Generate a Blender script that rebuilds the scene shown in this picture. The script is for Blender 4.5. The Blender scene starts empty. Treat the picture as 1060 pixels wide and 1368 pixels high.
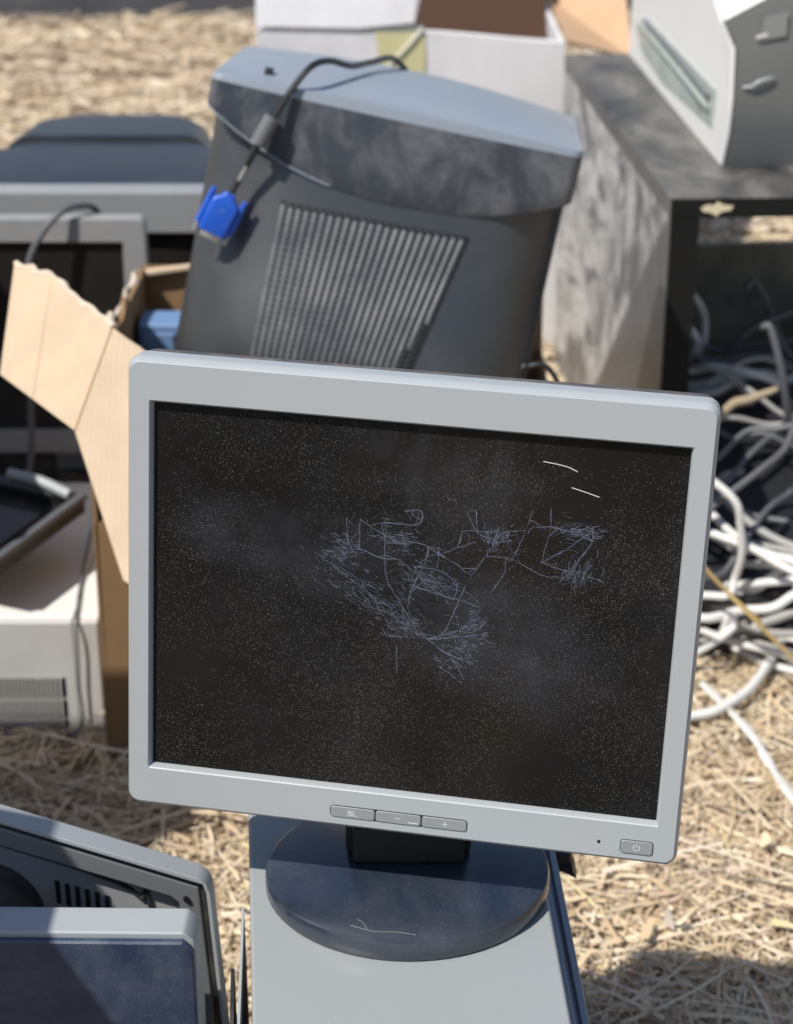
import bpy, bmesh, math, random
import numpy as np
from mathutils import Vector, Matrix
random.seed(7)
rng = np.random.default_rng(11)
SC = bpy.context.scene
COL = SC.collection
# ------------------------------------------------------------------ camera
cd = bpy.data.cameras.new('camera'); cam = bpy.data.objects.new('camera', cd); COL.objects.link(cam)
cam.location = (0, 0, 1.16); cam.rotation_euler = (math.radians(66), 0, 0)
cd.sensor_fit = 'VERTICAL'; cd.sensor_height = 36.0; cd.lens = 2500/1368*36.0
cd.clip_start = .02; cd.clip_end = 500
cd.dof.use_dof = True; cd.dof.focus_distance = 1.205; cd.dof.aperture_fstop = 8.6
SC.camera = cam
# ------------------------------------------------------------------ light
TO_SUN = Vector((-.55, -.47, 1.0)).normalized()
wd = bpy.data.worlds.new('World'); SC.world = wd; wd.use_nodes = True
nt = wd.node_tree; nt.nodes.clear()
wo = nt.nodes.new('ShaderNodeOutputWorld'); bg = nt.nodes.new('ShaderNodeBackground'); sk = nt.nodes.new('ShaderNodeTexSky')
sk.sky_type = 'NISHITA'; sk.sun_disc = False
sk.sun_elevation = math.asin(TO_SUN.z); sk.sun_rotation = math.atan2(TO_SUN.x, TO_SUN.y) % (2*math.pi)
sk.altitude = 300; sk.air_density = 1.0; sk.dust_density = 1.2
nt.links.new(sk.outputs[0], bg.inputs[0]); nt.links.new(bg.outputs[0], wo.inputs[0])
bg.inputs[1].default_value = .105
sd = bpy.data.lights.new('sun', 'SUN'); so = bpy.data.objects.new('sun', sd); COL.objects.link(so)
sd.energy = 4.6; sd.angle = math.radians(.55); sd.color = (1.0, .95, .87)
so.rotation_euler = TO_SUN.to_track_quat('Z', 'Y').to_euler(); so.location = (-3, -4, 8)
vs = SC.view_settings; vs.view_transform = 'Standard'; vs.look = 'None'; vs.exposure = 0.12; vs.gamma = 1; vs.use_curve_mapping = False
SC.cycles.max_bounces = 8; SC.cycles.use_denoising = True

# ------------------------------------------------------------------ materials
def new_mat(name):
    m = bpy.data.materials.new(name); m.use_nodes = True
    n = m.node_tree.nodes; n.clear()
    o = n.new('ShaderNodeOutputMaterial'); b = n.new('ShaderNodeBsdfPrincipled')
    m.node_tree.links.new(b.outputs[0], o.inputs[0])
    return m, m.node_tree, b
def N(t, kind, **kw):
    n = t.nodes.new(kind)
    for k, v in kw.items(): setattr(n, k, v)
    return n
def noise(t, co, scale, detail=4, rough=.55, dist=0):
    n = N(t, 'ShaderNodeTexNoise'); n.inputs['Scale'].default_value = scale; n.inputs['Detail'].default_value = detail
    n.inputs['Roughness'].default_value = rough; n.inputs['Distortion'].default_value = dist
    t.links.new(co, n.inputs['Vector']); return n.outputs['Fac']
def ramp(t, fac, stops):
    r = N(t, 'ShaderNodeValToRGB'); e = r.color_ramp.elements
    while len(e) < len(stops): e.new(.5)
    for k, (p, c) in enumerate(stops):
        e[k].position = p; e[k].color = (c, c, c, 1) if isinstance(c, (int, float)) else (*c, 1)
    t.links.new(fac, r.inputs[0]); return r.outputs[0]
def mix(t, fac, a, b, mode='MIX'):
    m = N(t, 'ShaderNodeMix', data_type='RGBA', blend_type=mode)
    for sock, v in ((m.inputs[0], fac), (m.inputs[6], a), (m.inputs[7], b)):
        if isinstance(v, (int, float)): sock.default_value = v
        elif isinstance(v, tuple): sock.default_value = (*v, 1)
        else: t.links.new(v, sock)
    return m.outputs[2]
def math_(t, op, a, b=None):
    m = N(t, 'ShaderNodeMath', operation=op)
    for s, v in ((m.inputs[0], a), (m.inputs[1], b)):
        if v is None: continue
        if isinstance(v, (int, float)): s.default_value = v
        else: t.links.new(v, s)
    return m.outputs[0]
def mapped(t, co, scale=(1, 1, 1), rot=(0, 0, 0), loc=(0, 0, 0)):
    m = N(t, 'ShaderNodeMapping'); m.inputs['Scale'].default_value = scale; m.inputs['Rotation'].default_value = rot
    m.inputs['Location'].default_value = loc; t.links.new(co, m.inputs[0]); return m.outputs[0]
def bump(t, b, h, strength=.2, dist=.001):
    n = N(t, 'ShaderNodeBump'); n.inputs['Strength'].default_value = strength; n.inputs['Distance'].default_value = dist
    t.links.new(h, n.inputs['Height']); t.links.new(n.outputs[0], b.inputs['Normal'])
def plastic(name, col, rough=.45, spec=.5, dust=0, dcol=(.42, .37, .31), dscale=9, dlo=.45, dhi=.7, grain=900, gstr=.12, stretch=(1, 1, 1), var=.08, metal=0, speck=0):
    m, t, b = new_mat(name)
    tc = N(t, 'ShaderNodeTexCoord').outputs['Object']
    c = mix(t, noise(t, tc, 14, 4), tuple(v*(1-var) for v in col), tuple(min(1, v*(1+var)) for v in col))
    rg = rough
    if dust:
        f = ramp(t, noise(t, mapped(t, tc, stretch), dscale, 6, .62, .4), [(dlo, 0), (dhi, 1)])
        f2 = ramp(t, noise(t, tc, dscale*6, 5, .7), [(.25, .35), (.75, 1)])
        f = math_(t, 'MULTIPLY', math_(t, 'MULTIPLY', f, f2), dust)
        c = mix(t, f, c, dcol)
        rg = math_(t, 'ADD', math_(t, 'MULTIPLY', f, .45), rough)
        t.links.new(rg, b.inputs['Roughness'])
    else:
        b.inputs['Roughness'].default_value = rough
    if speck:
        v = N(t, 'ShaderNodeTexVoronoi'); v.inputs['Scale'].default_value = 330; t.links.new(tc, v.inputs['Vector'])
        w = noise(t, tc, 30, 3)
        sp = math_(t, 'MULTIPLY', math_(t, 'LESS_THAN', v.outputs['Distance'], math_(t, 'MULTIPLY', w, .22)), speck)
        c = mix(t, sp, c, (.6, .58, .54))
    t.links.new(c, b.inputs['Base Color'])
    b.inputs['Specular IOR Level'].default_value = spec; b.inputs['Metallic'].default_value = metal
    if gstr: bump(t, b, noise(t, tc, grain, 2), gstr, .0004)
    return m
M = {}
M['silver'] = plastic('silver_plastic', (.355, .385, .405), .38, .6, dust=.4, dcol=(.36, .33, .29), dscale=16, dlo=.45, dhi=.85, grain=1500, gstr=.05, var=.03, speck=.10)
M['silver_button'] = plastic('silver_button', (.24, .26, .272), .4, .5, grain=1500, gstr=.05, var=.03)
M['black'] = plastic('black_plastic', (.016, .017, .02), .42, .5, dust=.25, dscale=20)
M['black_clean'] = plastic('black_clean', (.012, .012, .013), .5, .4)
M['shell_dusty'] = plastic('dusty_black_shell', (.03, .033, .04), .45, .5, dust=.75, dcol=(.23, .21, .19), dscale=30, dlo=.3, dhi=.6)
M['base'] = plastic('base_blue_black', (.010, .018, .038), .17, .8, dust=.5, dcol=(.17, .175, .18), dscale=6, dlo=.36, dhi=.74, stretch=(1, .6, 1), speck=.1, var=.03)
M['tower_lid'] = plastic('grey_painted_steel', (.30, .325, .335), .36, .55, dust=.2, dscale=5, dlo=.45, dhi=.9, grain=1200, gstr=.06, var=.03, speck=.2)
M['tower_rail'] = plastic('zinc_steel', (.30, .33, .38), .35, .5, metal=.6, dust=.2, dscale=30)
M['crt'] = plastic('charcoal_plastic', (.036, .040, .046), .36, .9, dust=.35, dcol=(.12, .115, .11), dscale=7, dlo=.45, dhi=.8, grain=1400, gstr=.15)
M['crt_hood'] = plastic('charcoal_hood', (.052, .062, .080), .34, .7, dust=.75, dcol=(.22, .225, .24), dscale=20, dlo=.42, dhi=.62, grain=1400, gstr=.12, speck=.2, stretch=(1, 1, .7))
M['crt_cap'] = plastic('charcoal_highlight', (.27, .31, .365), .36, .6, dust=.3, dscale=12, dcol=(.3, .3, .3))
M['crt_rib'] = plastic('charcoal_rib', (.07, .077, .088), .3, 1.0, dust=.6, dcol=(.22, .215, .21), dscale=25, dlo=.35, dhi=.65)
M['far_crt'] = plastic('dark_housing', (.026, .031, .042), .38, .5, dust=.5, dcol=(.13, .13, .135), dscale=6, dlo=.4, dhi=.75, stretch=(.4, 1, 1))
M['far_bezel'] = plastic('grey_bezel', (.29, .30, .31), .4, .5, dust=.4, dscale=12)
M['glass_dark'] = plastic('dark_screen', (.018, .016, .015), .25, .4, dust=.15, dcol=(.16, .12, .08), dscale=4, gstr=0)
M['white'] = plastic('white_plastic', (.78, .775, .75), .45, .45, dust=.3, dcol=(.55, .5, .42), dscale=7, dlo=.5, dhi=.85, var=.02)
M['white_grille'] = plastic('grey_white_plastic', (.58, .58, .57), .5, .4, dust=.4, dscale=9)
M['printer_side'] = plastic('grey_printer_panel', (.19, .195, .19), .32, .5, dust=.35, dcol=(.25, .25, .23), dscale=4)
M['printer_label'] = plastic('faded_label', (.26, .265, .26), .4, .4)
M['frosted'] = plastic('greenish_panel', (.40, .46, .42), .25, .6, dust=.5, dcol=(.52, .52, .46), dscale=10, var=.15)
M['desk'] = plastic('black_laminate', (.025, .026, .028), .4, .5, dust=.9, dcol=(.26, .25, .23), dscale=6.5, dlo=.34, dhi=.62, stretch=(1.6, .7, 1))
M['desk_edge'] = plastic('black_edge', (.012, .012, .012), .6, .2)
M['cable_white'] = plastic('white_cable', (.74, .74, .72), .4, .45, dust=.4, dcol=(.5, .47, .42), dscale=20, gstr=0)
M['cable_grey'] = plastic('grey_cable', (.33, .33, .32), .45, .4, dust=.3, dscale=20, gstr=0)
M['cable_black'] = plastic('black_cable', (.02, .02, .022), .4, .5, gstr=0)
M['cable_dim'] = plastic('charcoal_cable', (.11, .115, .13), .5, .4, gstr=0)
M['ferrite'] = plastic('ferrite_grey', (.16, .165, .175), .35, .5)
M['blue'] = plastic('blue_plug', (.015, .10, .56), .35, .5, var=.1, dust=.1, dcol=(.3, .4, .7), dscale=40)
M['blue_pale'] = plastic('pale_blue', (.16, .27, .48), .4, .5)
M['metal'] = plastic('plug_metal', (.75, .73, .68), .3, .5, metal=.9)
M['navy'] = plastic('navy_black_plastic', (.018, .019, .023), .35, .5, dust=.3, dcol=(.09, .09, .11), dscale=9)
M['navy_dusty'] = plastic('navy_dusty_back', (.014, .032, .078), .33, .5, dust=.6, dcol=(.19, .21, .24), dscale=11, dlo=.4, dhi=.7, speck=.2)
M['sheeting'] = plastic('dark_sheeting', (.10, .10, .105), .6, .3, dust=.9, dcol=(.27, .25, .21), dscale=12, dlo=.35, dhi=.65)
M['shade_backing'] = plastic('mottled_shade_board', (.30, .27, .22), .8, .15, dust=.95, dcol=(.66, .57, .44), dscale=14, dlo=.35, dhi=.65)  # mottled board colour standing in for shaded straw under the desk
M['dry_wood'] = plastic('dry_wood', (.36, .29, .20), .8, .2, dust=.4, dscale=60)
M['straw_stalk'] = plastic('straw_stalk', (.55, .40, .17), .6, .3)
M['sticker'] = plastic('pale_sticker', (.75, .66, .45), .7, .2, dust=.4, dscale=60)
M['tape'] = plastic('yellow_tape', (.62, .58, .33), .3, .5, var=.12, gstr=0)
M['scratch'] = plastic('scratch_dust', (.20, .22, .30), .7, .2, gstr=0)
M['scratch_faint'] = plastic('scratch_faint', (.07, .078, .11), .7, .2, gstr=0)
M['base_mark'] = plastic('rubbed_mark', (.34, .34, .35), .6, .3, gstr=0)
M['hair'] = plastic('white_fibre', (.62, .6, .56), .6, .3, gstr=0)
M['ink'] = plastic('button_print', (.62, .64, .64), .5, .3, gstr=0)
M['icon_dark'] = plastic('icon_grey', (.17, .18, .19), .5, .3, gstr=0)
M['interior_shade'] = plastic('interior_shade', (.07, .038, .024), .8, .2)  # dark brown standing in for the shade inside the white carton

def cardboard(name, col, rot=0):
    m, t, b = new_mat(name)
    tc = N(t, 'ShaderNodeTexCoord').outputs['Object']
    c = mix(t, noise(t, mapped(t, tc, (1, 1, .25)), 30, 5, .6), tuple(v*.9 for v in col), tuple(min(1, v*1.08) for v in col))
    c = mix(t, ramp(t, noise(t, tc, 7, 5, .6), [(.45, 0), (.75, .5)]), c, tuple(v*.68 for v in col))
    t.links.new(c, b.inputs['Base Color']); b.inputs['Roughness'].default_value = .8; b.inputs['Specular IOR Level'].default_value = .2
    w = N(t, 'ShaderNodeTexWave'); w.inputs['Scale'].default_value = 55; w.inputs['Distortion'].default_value = .6; t.links.new(mapped(t, tc, (1, 1, .15), (0, 0, rot)), w.inputs['Vector'])
    bump(t, b, w.outputs['Fac'], .22, .0008)
    return m
M['card'] = cardboard('cardboard', (.60, .47, .335))
M['card_brown'] = cardboard('cardboard_brown', (.27, .17, .09))
M['card_white'] = cardboard('white_cardboard', (.72, .715, .73))
M['card_tan'] = cardboard('tan_cardboard', (.56, .38, .24))
M['card_torn'] = plastic('torn_paper', (.66, .56, .45), .9, .1, gstr=.3)

# dusty side panel of the desk: black laminate under a pale dust film, wiped with fingers, with a cast shadow painted at its front lower corner
def dusty_shaded_panel():
    m, t, b = new_mat('dust_and_shade_panel')
    tc = N(t, 'ShaderNodeTexCoord').outputs['Object']
    st = mapped(t, tc, (1, .55, 1.0), (.25, 0, 0))
    f = ramp(t, noise(t, st, 7.0, 6, .62, 1.6), [(.40, .10), (.5, .75), (.66, 1)])
    f2 = ramp(t, noise(t, mapped(t, tc, (1, .5, 1), (.4, 0, 0)), 22, 6, .7, .8), [(.34, .45), (.6, 1)])
    f = math_(t, 'MULTIPLY', f, f2)
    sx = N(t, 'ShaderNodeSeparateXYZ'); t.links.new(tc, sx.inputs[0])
    # painted shadow edge running back and down from the top front corner
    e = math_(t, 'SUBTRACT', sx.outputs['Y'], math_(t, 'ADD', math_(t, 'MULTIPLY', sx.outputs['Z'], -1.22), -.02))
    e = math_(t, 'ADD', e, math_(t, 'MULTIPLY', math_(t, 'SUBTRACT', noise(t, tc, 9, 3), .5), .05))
    unshaded = ramp(t, e, [(.0, 0), (.018, 1)])
    f = math_(t, 'MULTIPLY', f, math_(t, 'ADD', math_(t, 'MULTIPLY', unshaded, .9), .1))
    # an oval finger trace
    def ell(cy, cz, ry, rz):
        a = math_(t, 'POWER', math_(t, 'ABSOLUTE', math_(t, 'DIVIDE', math_(t, 'SUBTRACT', sx.outputs['Y'], cy), ry)), 2)
        c = math_(t, 'POWER', math_(t, 'ABSOLUTE', math_(t, 'DIVIDE', math_(t, 'SUBTRACT', sx.outputs['Z'], cz), rz)), 2)
        return math_(t, 'ADD', a, c)
    q = ell(.36, -.155, .047, .10)
    ring = math_(t, 'MULTIPLY', math_(t, 'GREATER_THAN', q, .72), math_(t, 'LESS_THAN', q, 1.3))
    f = math_(t, 'MULTIPLY', f, math_(t, 'SUBTRACT', 1, math_(t, 'MULTIPLY', ring, .65)))
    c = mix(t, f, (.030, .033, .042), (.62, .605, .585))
    t.links.new(c, b.inputs['Base Color']); t.links.new(math_(t, 'ADD', math_(t, 'MULTIPLY', f, .35), .4), b.inputs['Roughness'])
    bump(t, b, noise(t, tc, 160, 4), .12, .0006)
    return m
M['dusty_shaded_panel'] = dusty_shaded_panel()

# the LCD panel: matt black, filmed with dust specks and grey smears
def lcd_screen():
    m, t, b = new_mat('dusty_lcd_screen')
    tc = N(t, 'ShaderNodeTexCoord').outputs['Object']
    base = (.0075, .0072, .007)
    sm = ramp(t, noise(t, tc, 9, 5, .6, .3), [(.42, 0), (.75, 1)])
    c = mix(t, math_(t, 'MULTIPLY', sm, .55), base, (.020, .021, .025))
    br = ramp(t, noise(t, mapped(t, tc, (1, 1, 1), loc=(3, 0, 5)), 6, 3), [(.45, 0), (.8, 1)])
    c = mix(t, math_(t, 'MULTIPLY', br, .6), c, (.022, .017, .011))
    # broad rubbed haze round the scratches
    sx = N(t, 'ShaderNodeSeparateXYZ'); t.links.new(tc, sx.inputs[0])
    def blob(cx, cz, rx, rz):
        a = math_(t, 'POWER', math_(t, 'ABSOLUTE', math_(t, 'DIVIDE', math_(t, 'SUBTRACT', sx.outputs['X'], cx), rx)), 2)
        d = math_(t, 'POWER', math_(t, 'ABSOLUTE', math_(t, 'DIVIDE', math_(t, 'SUBTRACT', sx.outputs['Z'], cz), rz)), 2)
        return ramp(t, math_(t, 'ADD', a, d), [(0, 1), (1, 0)])
    wn = ramp(t, noise(t, tc, 40, 5, .7), [(.35, .2), (.7, 1)])
    for cx, cz, rx, rz, s in ((.055, -.01, .07, .05, .5), (-.06, .035, .05, .035, .45), (-.115, .045, .05, .03, .4), (.03, .09, .06, .03, .35), (.01, .03, .08, .05, .25), (.09, -.03, .06, .05, .3)):
        c = mix(t, math_(t, 'MULTIPLY', math_(t, 'MULTIPLY', blob(cx, cz, rx, rz), wn), s), c, (.05, .053, .066))
    wip = math_(t, 'MULTIPLY', blob(.03, .105, .075, .055), ramp(t, noise(t, mapped(t, tc, (2.2, 1, .8)), 14, 4, .6, 1.2), [(.42, 0), (.60, 1)]))
    c = mix(t, math_(t, 'MULTIPLY', wip, .55), c, (.030, .031, .036))
    for cx, cz, rx, rz in ((.095, -.055, .012, .010), (.125, -.075, .008, .009), (.072, -.03, .009, .007), (-.02, .118, .010, .006), (.012, .112, .006, .005)):
        q = ramp(t, math_(t, 'ABSOLUTE', math_(t, 'SUBTRACT', blob(cx, cz, rx, rz), .25)), [(.0, 1), (.12, 0)])
        c = mix(t, math_(t, 'MULTIPLY', math_(t, 'MULTIPLY', q, ramp(t, noise(t, tc, 60, 3), [(.45, 0), (.6, 1)])), .22), c, (.05, .05, .055))
    dens = ramp(t, noise(t, tc, 13, 4, .65), [(.36, .15), (.7, 1)])
    for sc, thr, amt, col in ((1900, .31, .75, (.17, .162, .148)), (950, .19, .75, (.26, .25, .225)), (430, .06, .85, (.46, .445, .41))):
        v = N(t, 'ShaderNodeTexVoronoi'); v.inputs['Scale'].default_value = sc; v.inputs['Randomness'].default_value = 1
        t.links.new(tc, v.inputs['Vector'])
        rv = N(t, 'ShaderNodeSeparateColor'); t.links.new(v.outputs['Color'], rv.inputs[0])
        keep = math_(t, 'GREATER_THAN', rv.outputs[0], math_(t, 'SUBTRACT', 1.12, math_(t, 'MULTIPLY', dens, .62)))
        sp = math_(t, 'MULTIPLY', math_(t, 'LESS_THAN', v.outputs['Distance'], math_(t, 'MULTIPLY', rv.outputs[1], thr*1.5)), keep)
        c = mix(t, math_(t, 'MULTIPLY', sp, amt), c, col)
    t.links.new(c, b.inputs['Base Color']); b.inputs['Roughness'].default_value = .42; b.inputs['Specular IOR Level'].default_value = .13
    return m
M['lcd'] = lcd_screen()

def ground_mat():
    m, t, b = new_mat('dry_soil')
    tc = N(t, 'ShaderNodeTexCoord').outputs['Object']
    c = ramp(t, noise(t, tc, 2.2, 6, .65), [(.3, (.30, .225, .15)), (.55, (.50, .40, .285)), (.75, (.62, .52, .39))])
    c = mix(t, ramp(t, noise(t, tc, 45, 5, .7), [(.35, 0), (.65, 1)]), c, (.20, .145, .10))
    t.links.new(c, b.inputs['Base Color']); b.inputs['Roughness'].default_value = .95; b.inputs['Specular IOR Level'].default_value = .1
    bump(t, b, noise(t, tc, 60, 6, .7), .8, .02)
    return m
M['soil'] = ground_mat()
def straw_mat():
    m, t, b = new_mat('dry_straw')
    g = N(t, 'ShaderNodeNewGeometry').outputs['Random Per Island']
    tc = N(t, 'ShaderNodeTexCoord').outputs['Object']
    c = ramp(t, g, [(0, (.32, .23, .145)), (.12, (.55, .41, .25)), (.4, (.70, .56, .37)), (.7, (.80, .69, .495)), (.88, (.83, .75, .61)), (.95, (.62, .43, .34)), (1, (.56, .52, .24))])
    c = mix(t, ramp(t, noise(t, tc, 1.6, 4), [(.35, 0), (.7, .5)]), c, (.62, .51, .39))
    t.links.new(c, b.inputs['Base Color']); b.inputs['Roughness'].default_value = .6; b.inputs['Specular IOR Level'].default_value = .3
    return m
M['straw'] = straw_mat()
def dark_ground():
    m, t, b = new_mat('dark_ground_mottled')
    tc = N(t, 'ShaderNodeTexCoord').outputs['Object']
    c = ramp(t, noise(t, mapped(t, tc, (1, .35, 1)), 3.0, 5, .65), [(.35, (.022, .019, .018)), (.6, (.045, .040, .037)), (.8, (.10, .088, .078))])
    t.links.new(c, b.inputs['Base Color']); b.inputs['Roughness'].default_value = .9
    bump(t, b, noise(t, tc, 40, 5), .5, .01)
    return m
M['dark_ground'] = dark_ground()

# ------------------------------------------------------------------ mesh helpers
def mesh(name, v, f, m, parent=None, loc=(0, 0, 0), smooth=False, bevel=0, seg=2, split=35):
    me = bpy.data.meshes.new(name)
    L = Vector(loc)
    me.from_pydata([tuple(Vector(p)-L) for p in v], [], [tuple(q) for q in f])
    bm = bmesh.new(); bm.from_mesh(me); bmesh.ops.recalc_face_normals(bm, faces=bm.faces); bm.to_mesh(me); bm.free()
    me.materials.append(m)
    if smooth or bevel:
        me.polygons.foreach_set('use_smooth', [True]*len(me.polygons))
        me.set_sharp_from_angle(angle=math.radians(split))
    o = bpy.data.objects.new(name, me); COL.objects.link(o)
    if parent: o.parent = parent
    else: o.location = loc
    if bevel:
        b = o.modifiers.new('bevel', 'BEVEL'); b.width = bevel; b.segments = seg; b.limit_method = 'ANGLE'; b.angle_limit = math.radians(35); b.harden_normals = True
    return o
def thing(name, label, cat, loc=(0, 0, 0), group=None):
    o = bpy.data.objects.new(name, None); COL.objects.link(o); o.location = loc; o.empty_display_size = .05
    o['label'] = label; o['category'] = cat
    if group: o['group'] = group
    return o
def tag(o, label, cat, group=None):
    o['label'] = label; o['category'] = cat
    if group: o['group'] = group
    return o
def P(t, name, vf, m, **kw):          # a part of thing t, vertices given in world space
    loc = t.location if t.parent is None else t.parent.location
    return mesh(name, vf[0], vf[1], M[m], parent=t, loc=loc, **kw)
def join(*vfs):
    V, F = [], []
    for v, f in vfs:
        n = len(V); V += [tuple(p) for p in v]; F += [tuple(i+n for i in q) for q in f]
    return V, F
def xf(vf, mat):
    return [tuple(mat @ Vector(p)) for p in vf[0]], vf[1]
def box(x0, x1, y0, y1, z0, z1):
    v = [(x, y, z) for z in (z0, z1) for y in (y0, y1) for x in (x0, x1)]
    return v, [(0, 2, 3, 1), (4, 5, 7, 6), (0, 1, 5, 4), (2, 6, 7, 3), (0, 4, 6, 2), (1, 3, 7, 5)]
def loft(rings, cap0=True, cap1=True, closed=True):
    n = len(rings[0]); V = [tuple(p) for r in rings for p in r]; F = []
    for k in range(len(rings)-1):
        for i in range(n if closed else n-1):
            j = (i+1) % n
            F.append((k*n+i, k*n+j, (k+1)*n+j, (k+1)*n+i))
    if cap0: F.append(tuple(range(n))[::-1])
    if cap1: F.append(tuple((len(rings)-1)*n+i for i in range(n)))
    return V, F
def rrect(w, h, r, k=6, cx=0, cz=0):
    pts = []
    for (sx, sz, a0) in ((1, 1, 0), (-1, 1, 90), (-1, -1, 180), (1, -1, 270)):
        for i in range(k+1):
            a = math.radians(a0+90*i/k)
            pts.append((cx+sx*(w/2-r)+r*math.cos(a), cz+sz*(h/2-r)+r*math.sin(a)))
    return pts
def catmull(pts, n=8):
    P_ = [Vector(p) for p in pts]; P_ = [P_[0]*2-P_[1]]+P_+[P_[-1]*2-P_[-2]]; out = []
    for i in range(1, len(P_)-2):
        a, b, c, d = P_[i-1:i+3]
        for k in range(n):
            s = k/n
            out.append(.5*((2*b)+(c-a)*s+(2*a-5*b+4*c-d)*s*s+(3*b-a-3*c+d)*s**3))
    out.append(P_[-2]); return out
def tube(pts, r, n=10, sm=8, flat=1.0):
    c = catmull(pts, sm) if sm else [Vector(p) for p in pts]
    rings = []; up = Vector((.13, .21, 1)).normalized()
    for i, p in enumerate(c):
        d = (c[min(i+1, len(c)-1)]-c[max(i-1, 0)]).normalized()
        a = d.cross(up)
        if a.length < 1e-4: a = d.cross(Vector((1, 0, 0)))
        a.normalize(); b = a.cross(d).normalized(); up = b
        rr = r(i/(len(c)-1)) if callable(r) else r
        rings.append([p+a*rr*math.cos(2*math.pi*k/n)+b*rr*flat*math.sin(2*math.pi*k/n) for k in range(n)])
    return loft(rings)
def sheet(poly, th, nrm):              # a thick polygonal sheet
    nrm = Vector(nrm).normalized()*th
    a = [Vector(p) for p in poly]
    return loft([a, [p-nrm for p in a]])
def grid(fn, nu, nv):
    V = [tuple(fn(i/nu, j/nv)) for j in range(nv+1) for i in range(nu+1)]
    return V, [(j*(nu+1)+i, j*(nu+1)+i+1, (j+1)*(nu+1)+i+1, (j+1)*(nu+1)+i) for j in range(nv) for i in range(nu)]
def frame4(O, X, Y, Z):
    m = Matrix.Identity(4)
    for k, a in enumerate((X, Y, Z)):
        for r in range(3): m[r][k] = a[r]
    for r in range(3): m[r][3] = O[r]
    return m

# ------------------------------------------------------------------ ground
def gz(x, y): return .006*math.sin(3.1*x+1.3*y)+.005*math.sin(5.7*y-2*x)
def ground():
    xs = list(np.linspace(-4, 4, 90)); ys = list(np.linspace(-.5, 9, 110))
    xs = [-150, -50, -15]+xs+[15, 50, 150]; ys = [-100, -30, -6]+ys+[14, 40, 250]
    V = [(x, y, gz(x, y)-.012 if abs(x) < 5 and -1 < y < 9.5 else -.012) for y in ys for x in xs]; n = len(xs)
    F = [(j*n+i, j*n+i+1, (j+1)*n+i+1, (j+1)*n+i) for j in range(len(ys)-1) for i in range(n-1)]
    o = mesh('ground', V, F, M['soil'], smooth=True); o['kind'] = 'structure'
    tv, tf = grid(lambda u, v: (-30+60*u, 7.14+.07*math.sin(9*u)+.06*math.sin(41*u)+v*6, .010+.004*math.sin(31*u+7*v)), 120, 8)
    t = mesh('dark_strip', tv, tf, M['dark_ground'], smooth=True); t['kind'] = 'structure'  # mottled dark band across the far ground
ground()
def straw(name, n, y0, y1, lmin, lmax, wmin, wmax, zmax, xk, lift=.25):
    y = y0+(y1-y0)*rng.random(n)**1.0
    x = (rng.random(n)*2-1)*(xk*y+.35)
    d = .5+.5*np.sin(7.1*x+3.3*y)*np.sin(5.3*y-4.1*x+1)+.35*np.sin(19*x+11*y)*np.sin(17*y-13*x)
    k_ = rng.random(n) < .38+.75*d; x, y = x[k_], y[k_]; n = len(x)   # thinner and thicker patches
    az = rng.random(n)*2*np.pi+.6*np.sin(3*x+2*y); L = lmin+(lmax-lmin)*rng.random(n)**2; W = wmin+(wmax-wmin)*rng.random(n)**1.6
    el = rng.random(n)**2.2*lift-.06; bend = (rng.random(n)-.5)*1.1; sag = .5*rng.random(n)
    z0 = zmax*rng.random(n)**1.5+.006*np.sin(3.1*x+1.3*y)+.005*np.sin(5.7*y-2*x)
    K = 4
    V = np.zeros((n, K, 2, 3))
    px, py, pz = x.copy(), y.copy(), z0.copy()
    tw = (rng.random(n)-.5)*1.6
    for k in range(K):
        a = az+bend*(k/(K-1)-.5); e = el-sag*el*k
        wx, wy = -np.sin(a), np.cos(a); w = W*(1-.55*k/(K-1))*.5
        V[:, k, 0] = np.stack([px+wx*w, py+wy*w, pz+w*tw], 1); V[:, k, 1] = np.stack([px-wx*w, py-wy*w, pz-w*tw], 1)
        s = L/(K-1)
        px = px+np.cos(a)*s*np.cos(e); py = py+np.sin(a)*s*np.cos(e); pz = np.maximum(pz+np.sin(e)*s, -.004)
    V = V.reshape(-1, 3)
    b = (np.arange(n)*K*2)[:, None, None]
    q = np.array([[2*k, 2*k+1, 2*k+3, 2*k+2] for k in range(K-1)])[None]
    F = (b+q).reshape(-1, 4)
    me = bpy.data.meshes.new(name); me.vertices.add(len(V)); me.vertices.foreach_set('co', V.ravel())
    me.loops.add(F.size); me.loops.foreach_set('vertex_index', F.ravel().astype(np.int32))
    me.polygons.add(len(F)); me.polygons.foreach_set('loop_start', np.arange(0, F.size, 4, dtype=np.int32)); me.polygons.foreach_set('loop_total', np.full(len(F), 4, dtype=np.int32))
    me.update(); me.materials.append(M['straw'])
    o = bpy.data.objects.new(name, me); COL.objects.link(o); o['kind'] = 'stuff'
    return o
S1 = straw('dry_straw', 80000, 1.0, 2.7, .025, .13, .0012, .0048, .018, .42, .16)
tag(S1, 'loose dry straw and grass stalks covering the ground by the monitors', 'straw')
S2 = straw('dry_straw', 60000, 2.6, 7.12, .05, .16, .004, .013, .03, .34, .35)
tag(S2, 'pale dry straw on the far ground up to the dark strip', 'straw')
S3 = straw('dry_leaf', 2600, 1.1, 7.1, .015, .04, .005, .013, .03, .36, .8)
tag(S3, 'small dry curled leaves scattered over the straw', 'leaves')
S4 = straw('long_stalk', 900, 1.2, 3.2, .13, .30, .003, .0055, .04, .42, .35)
tag(S4, 'long flattened dry grass stalks lying on the straw', 'straw')

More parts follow.
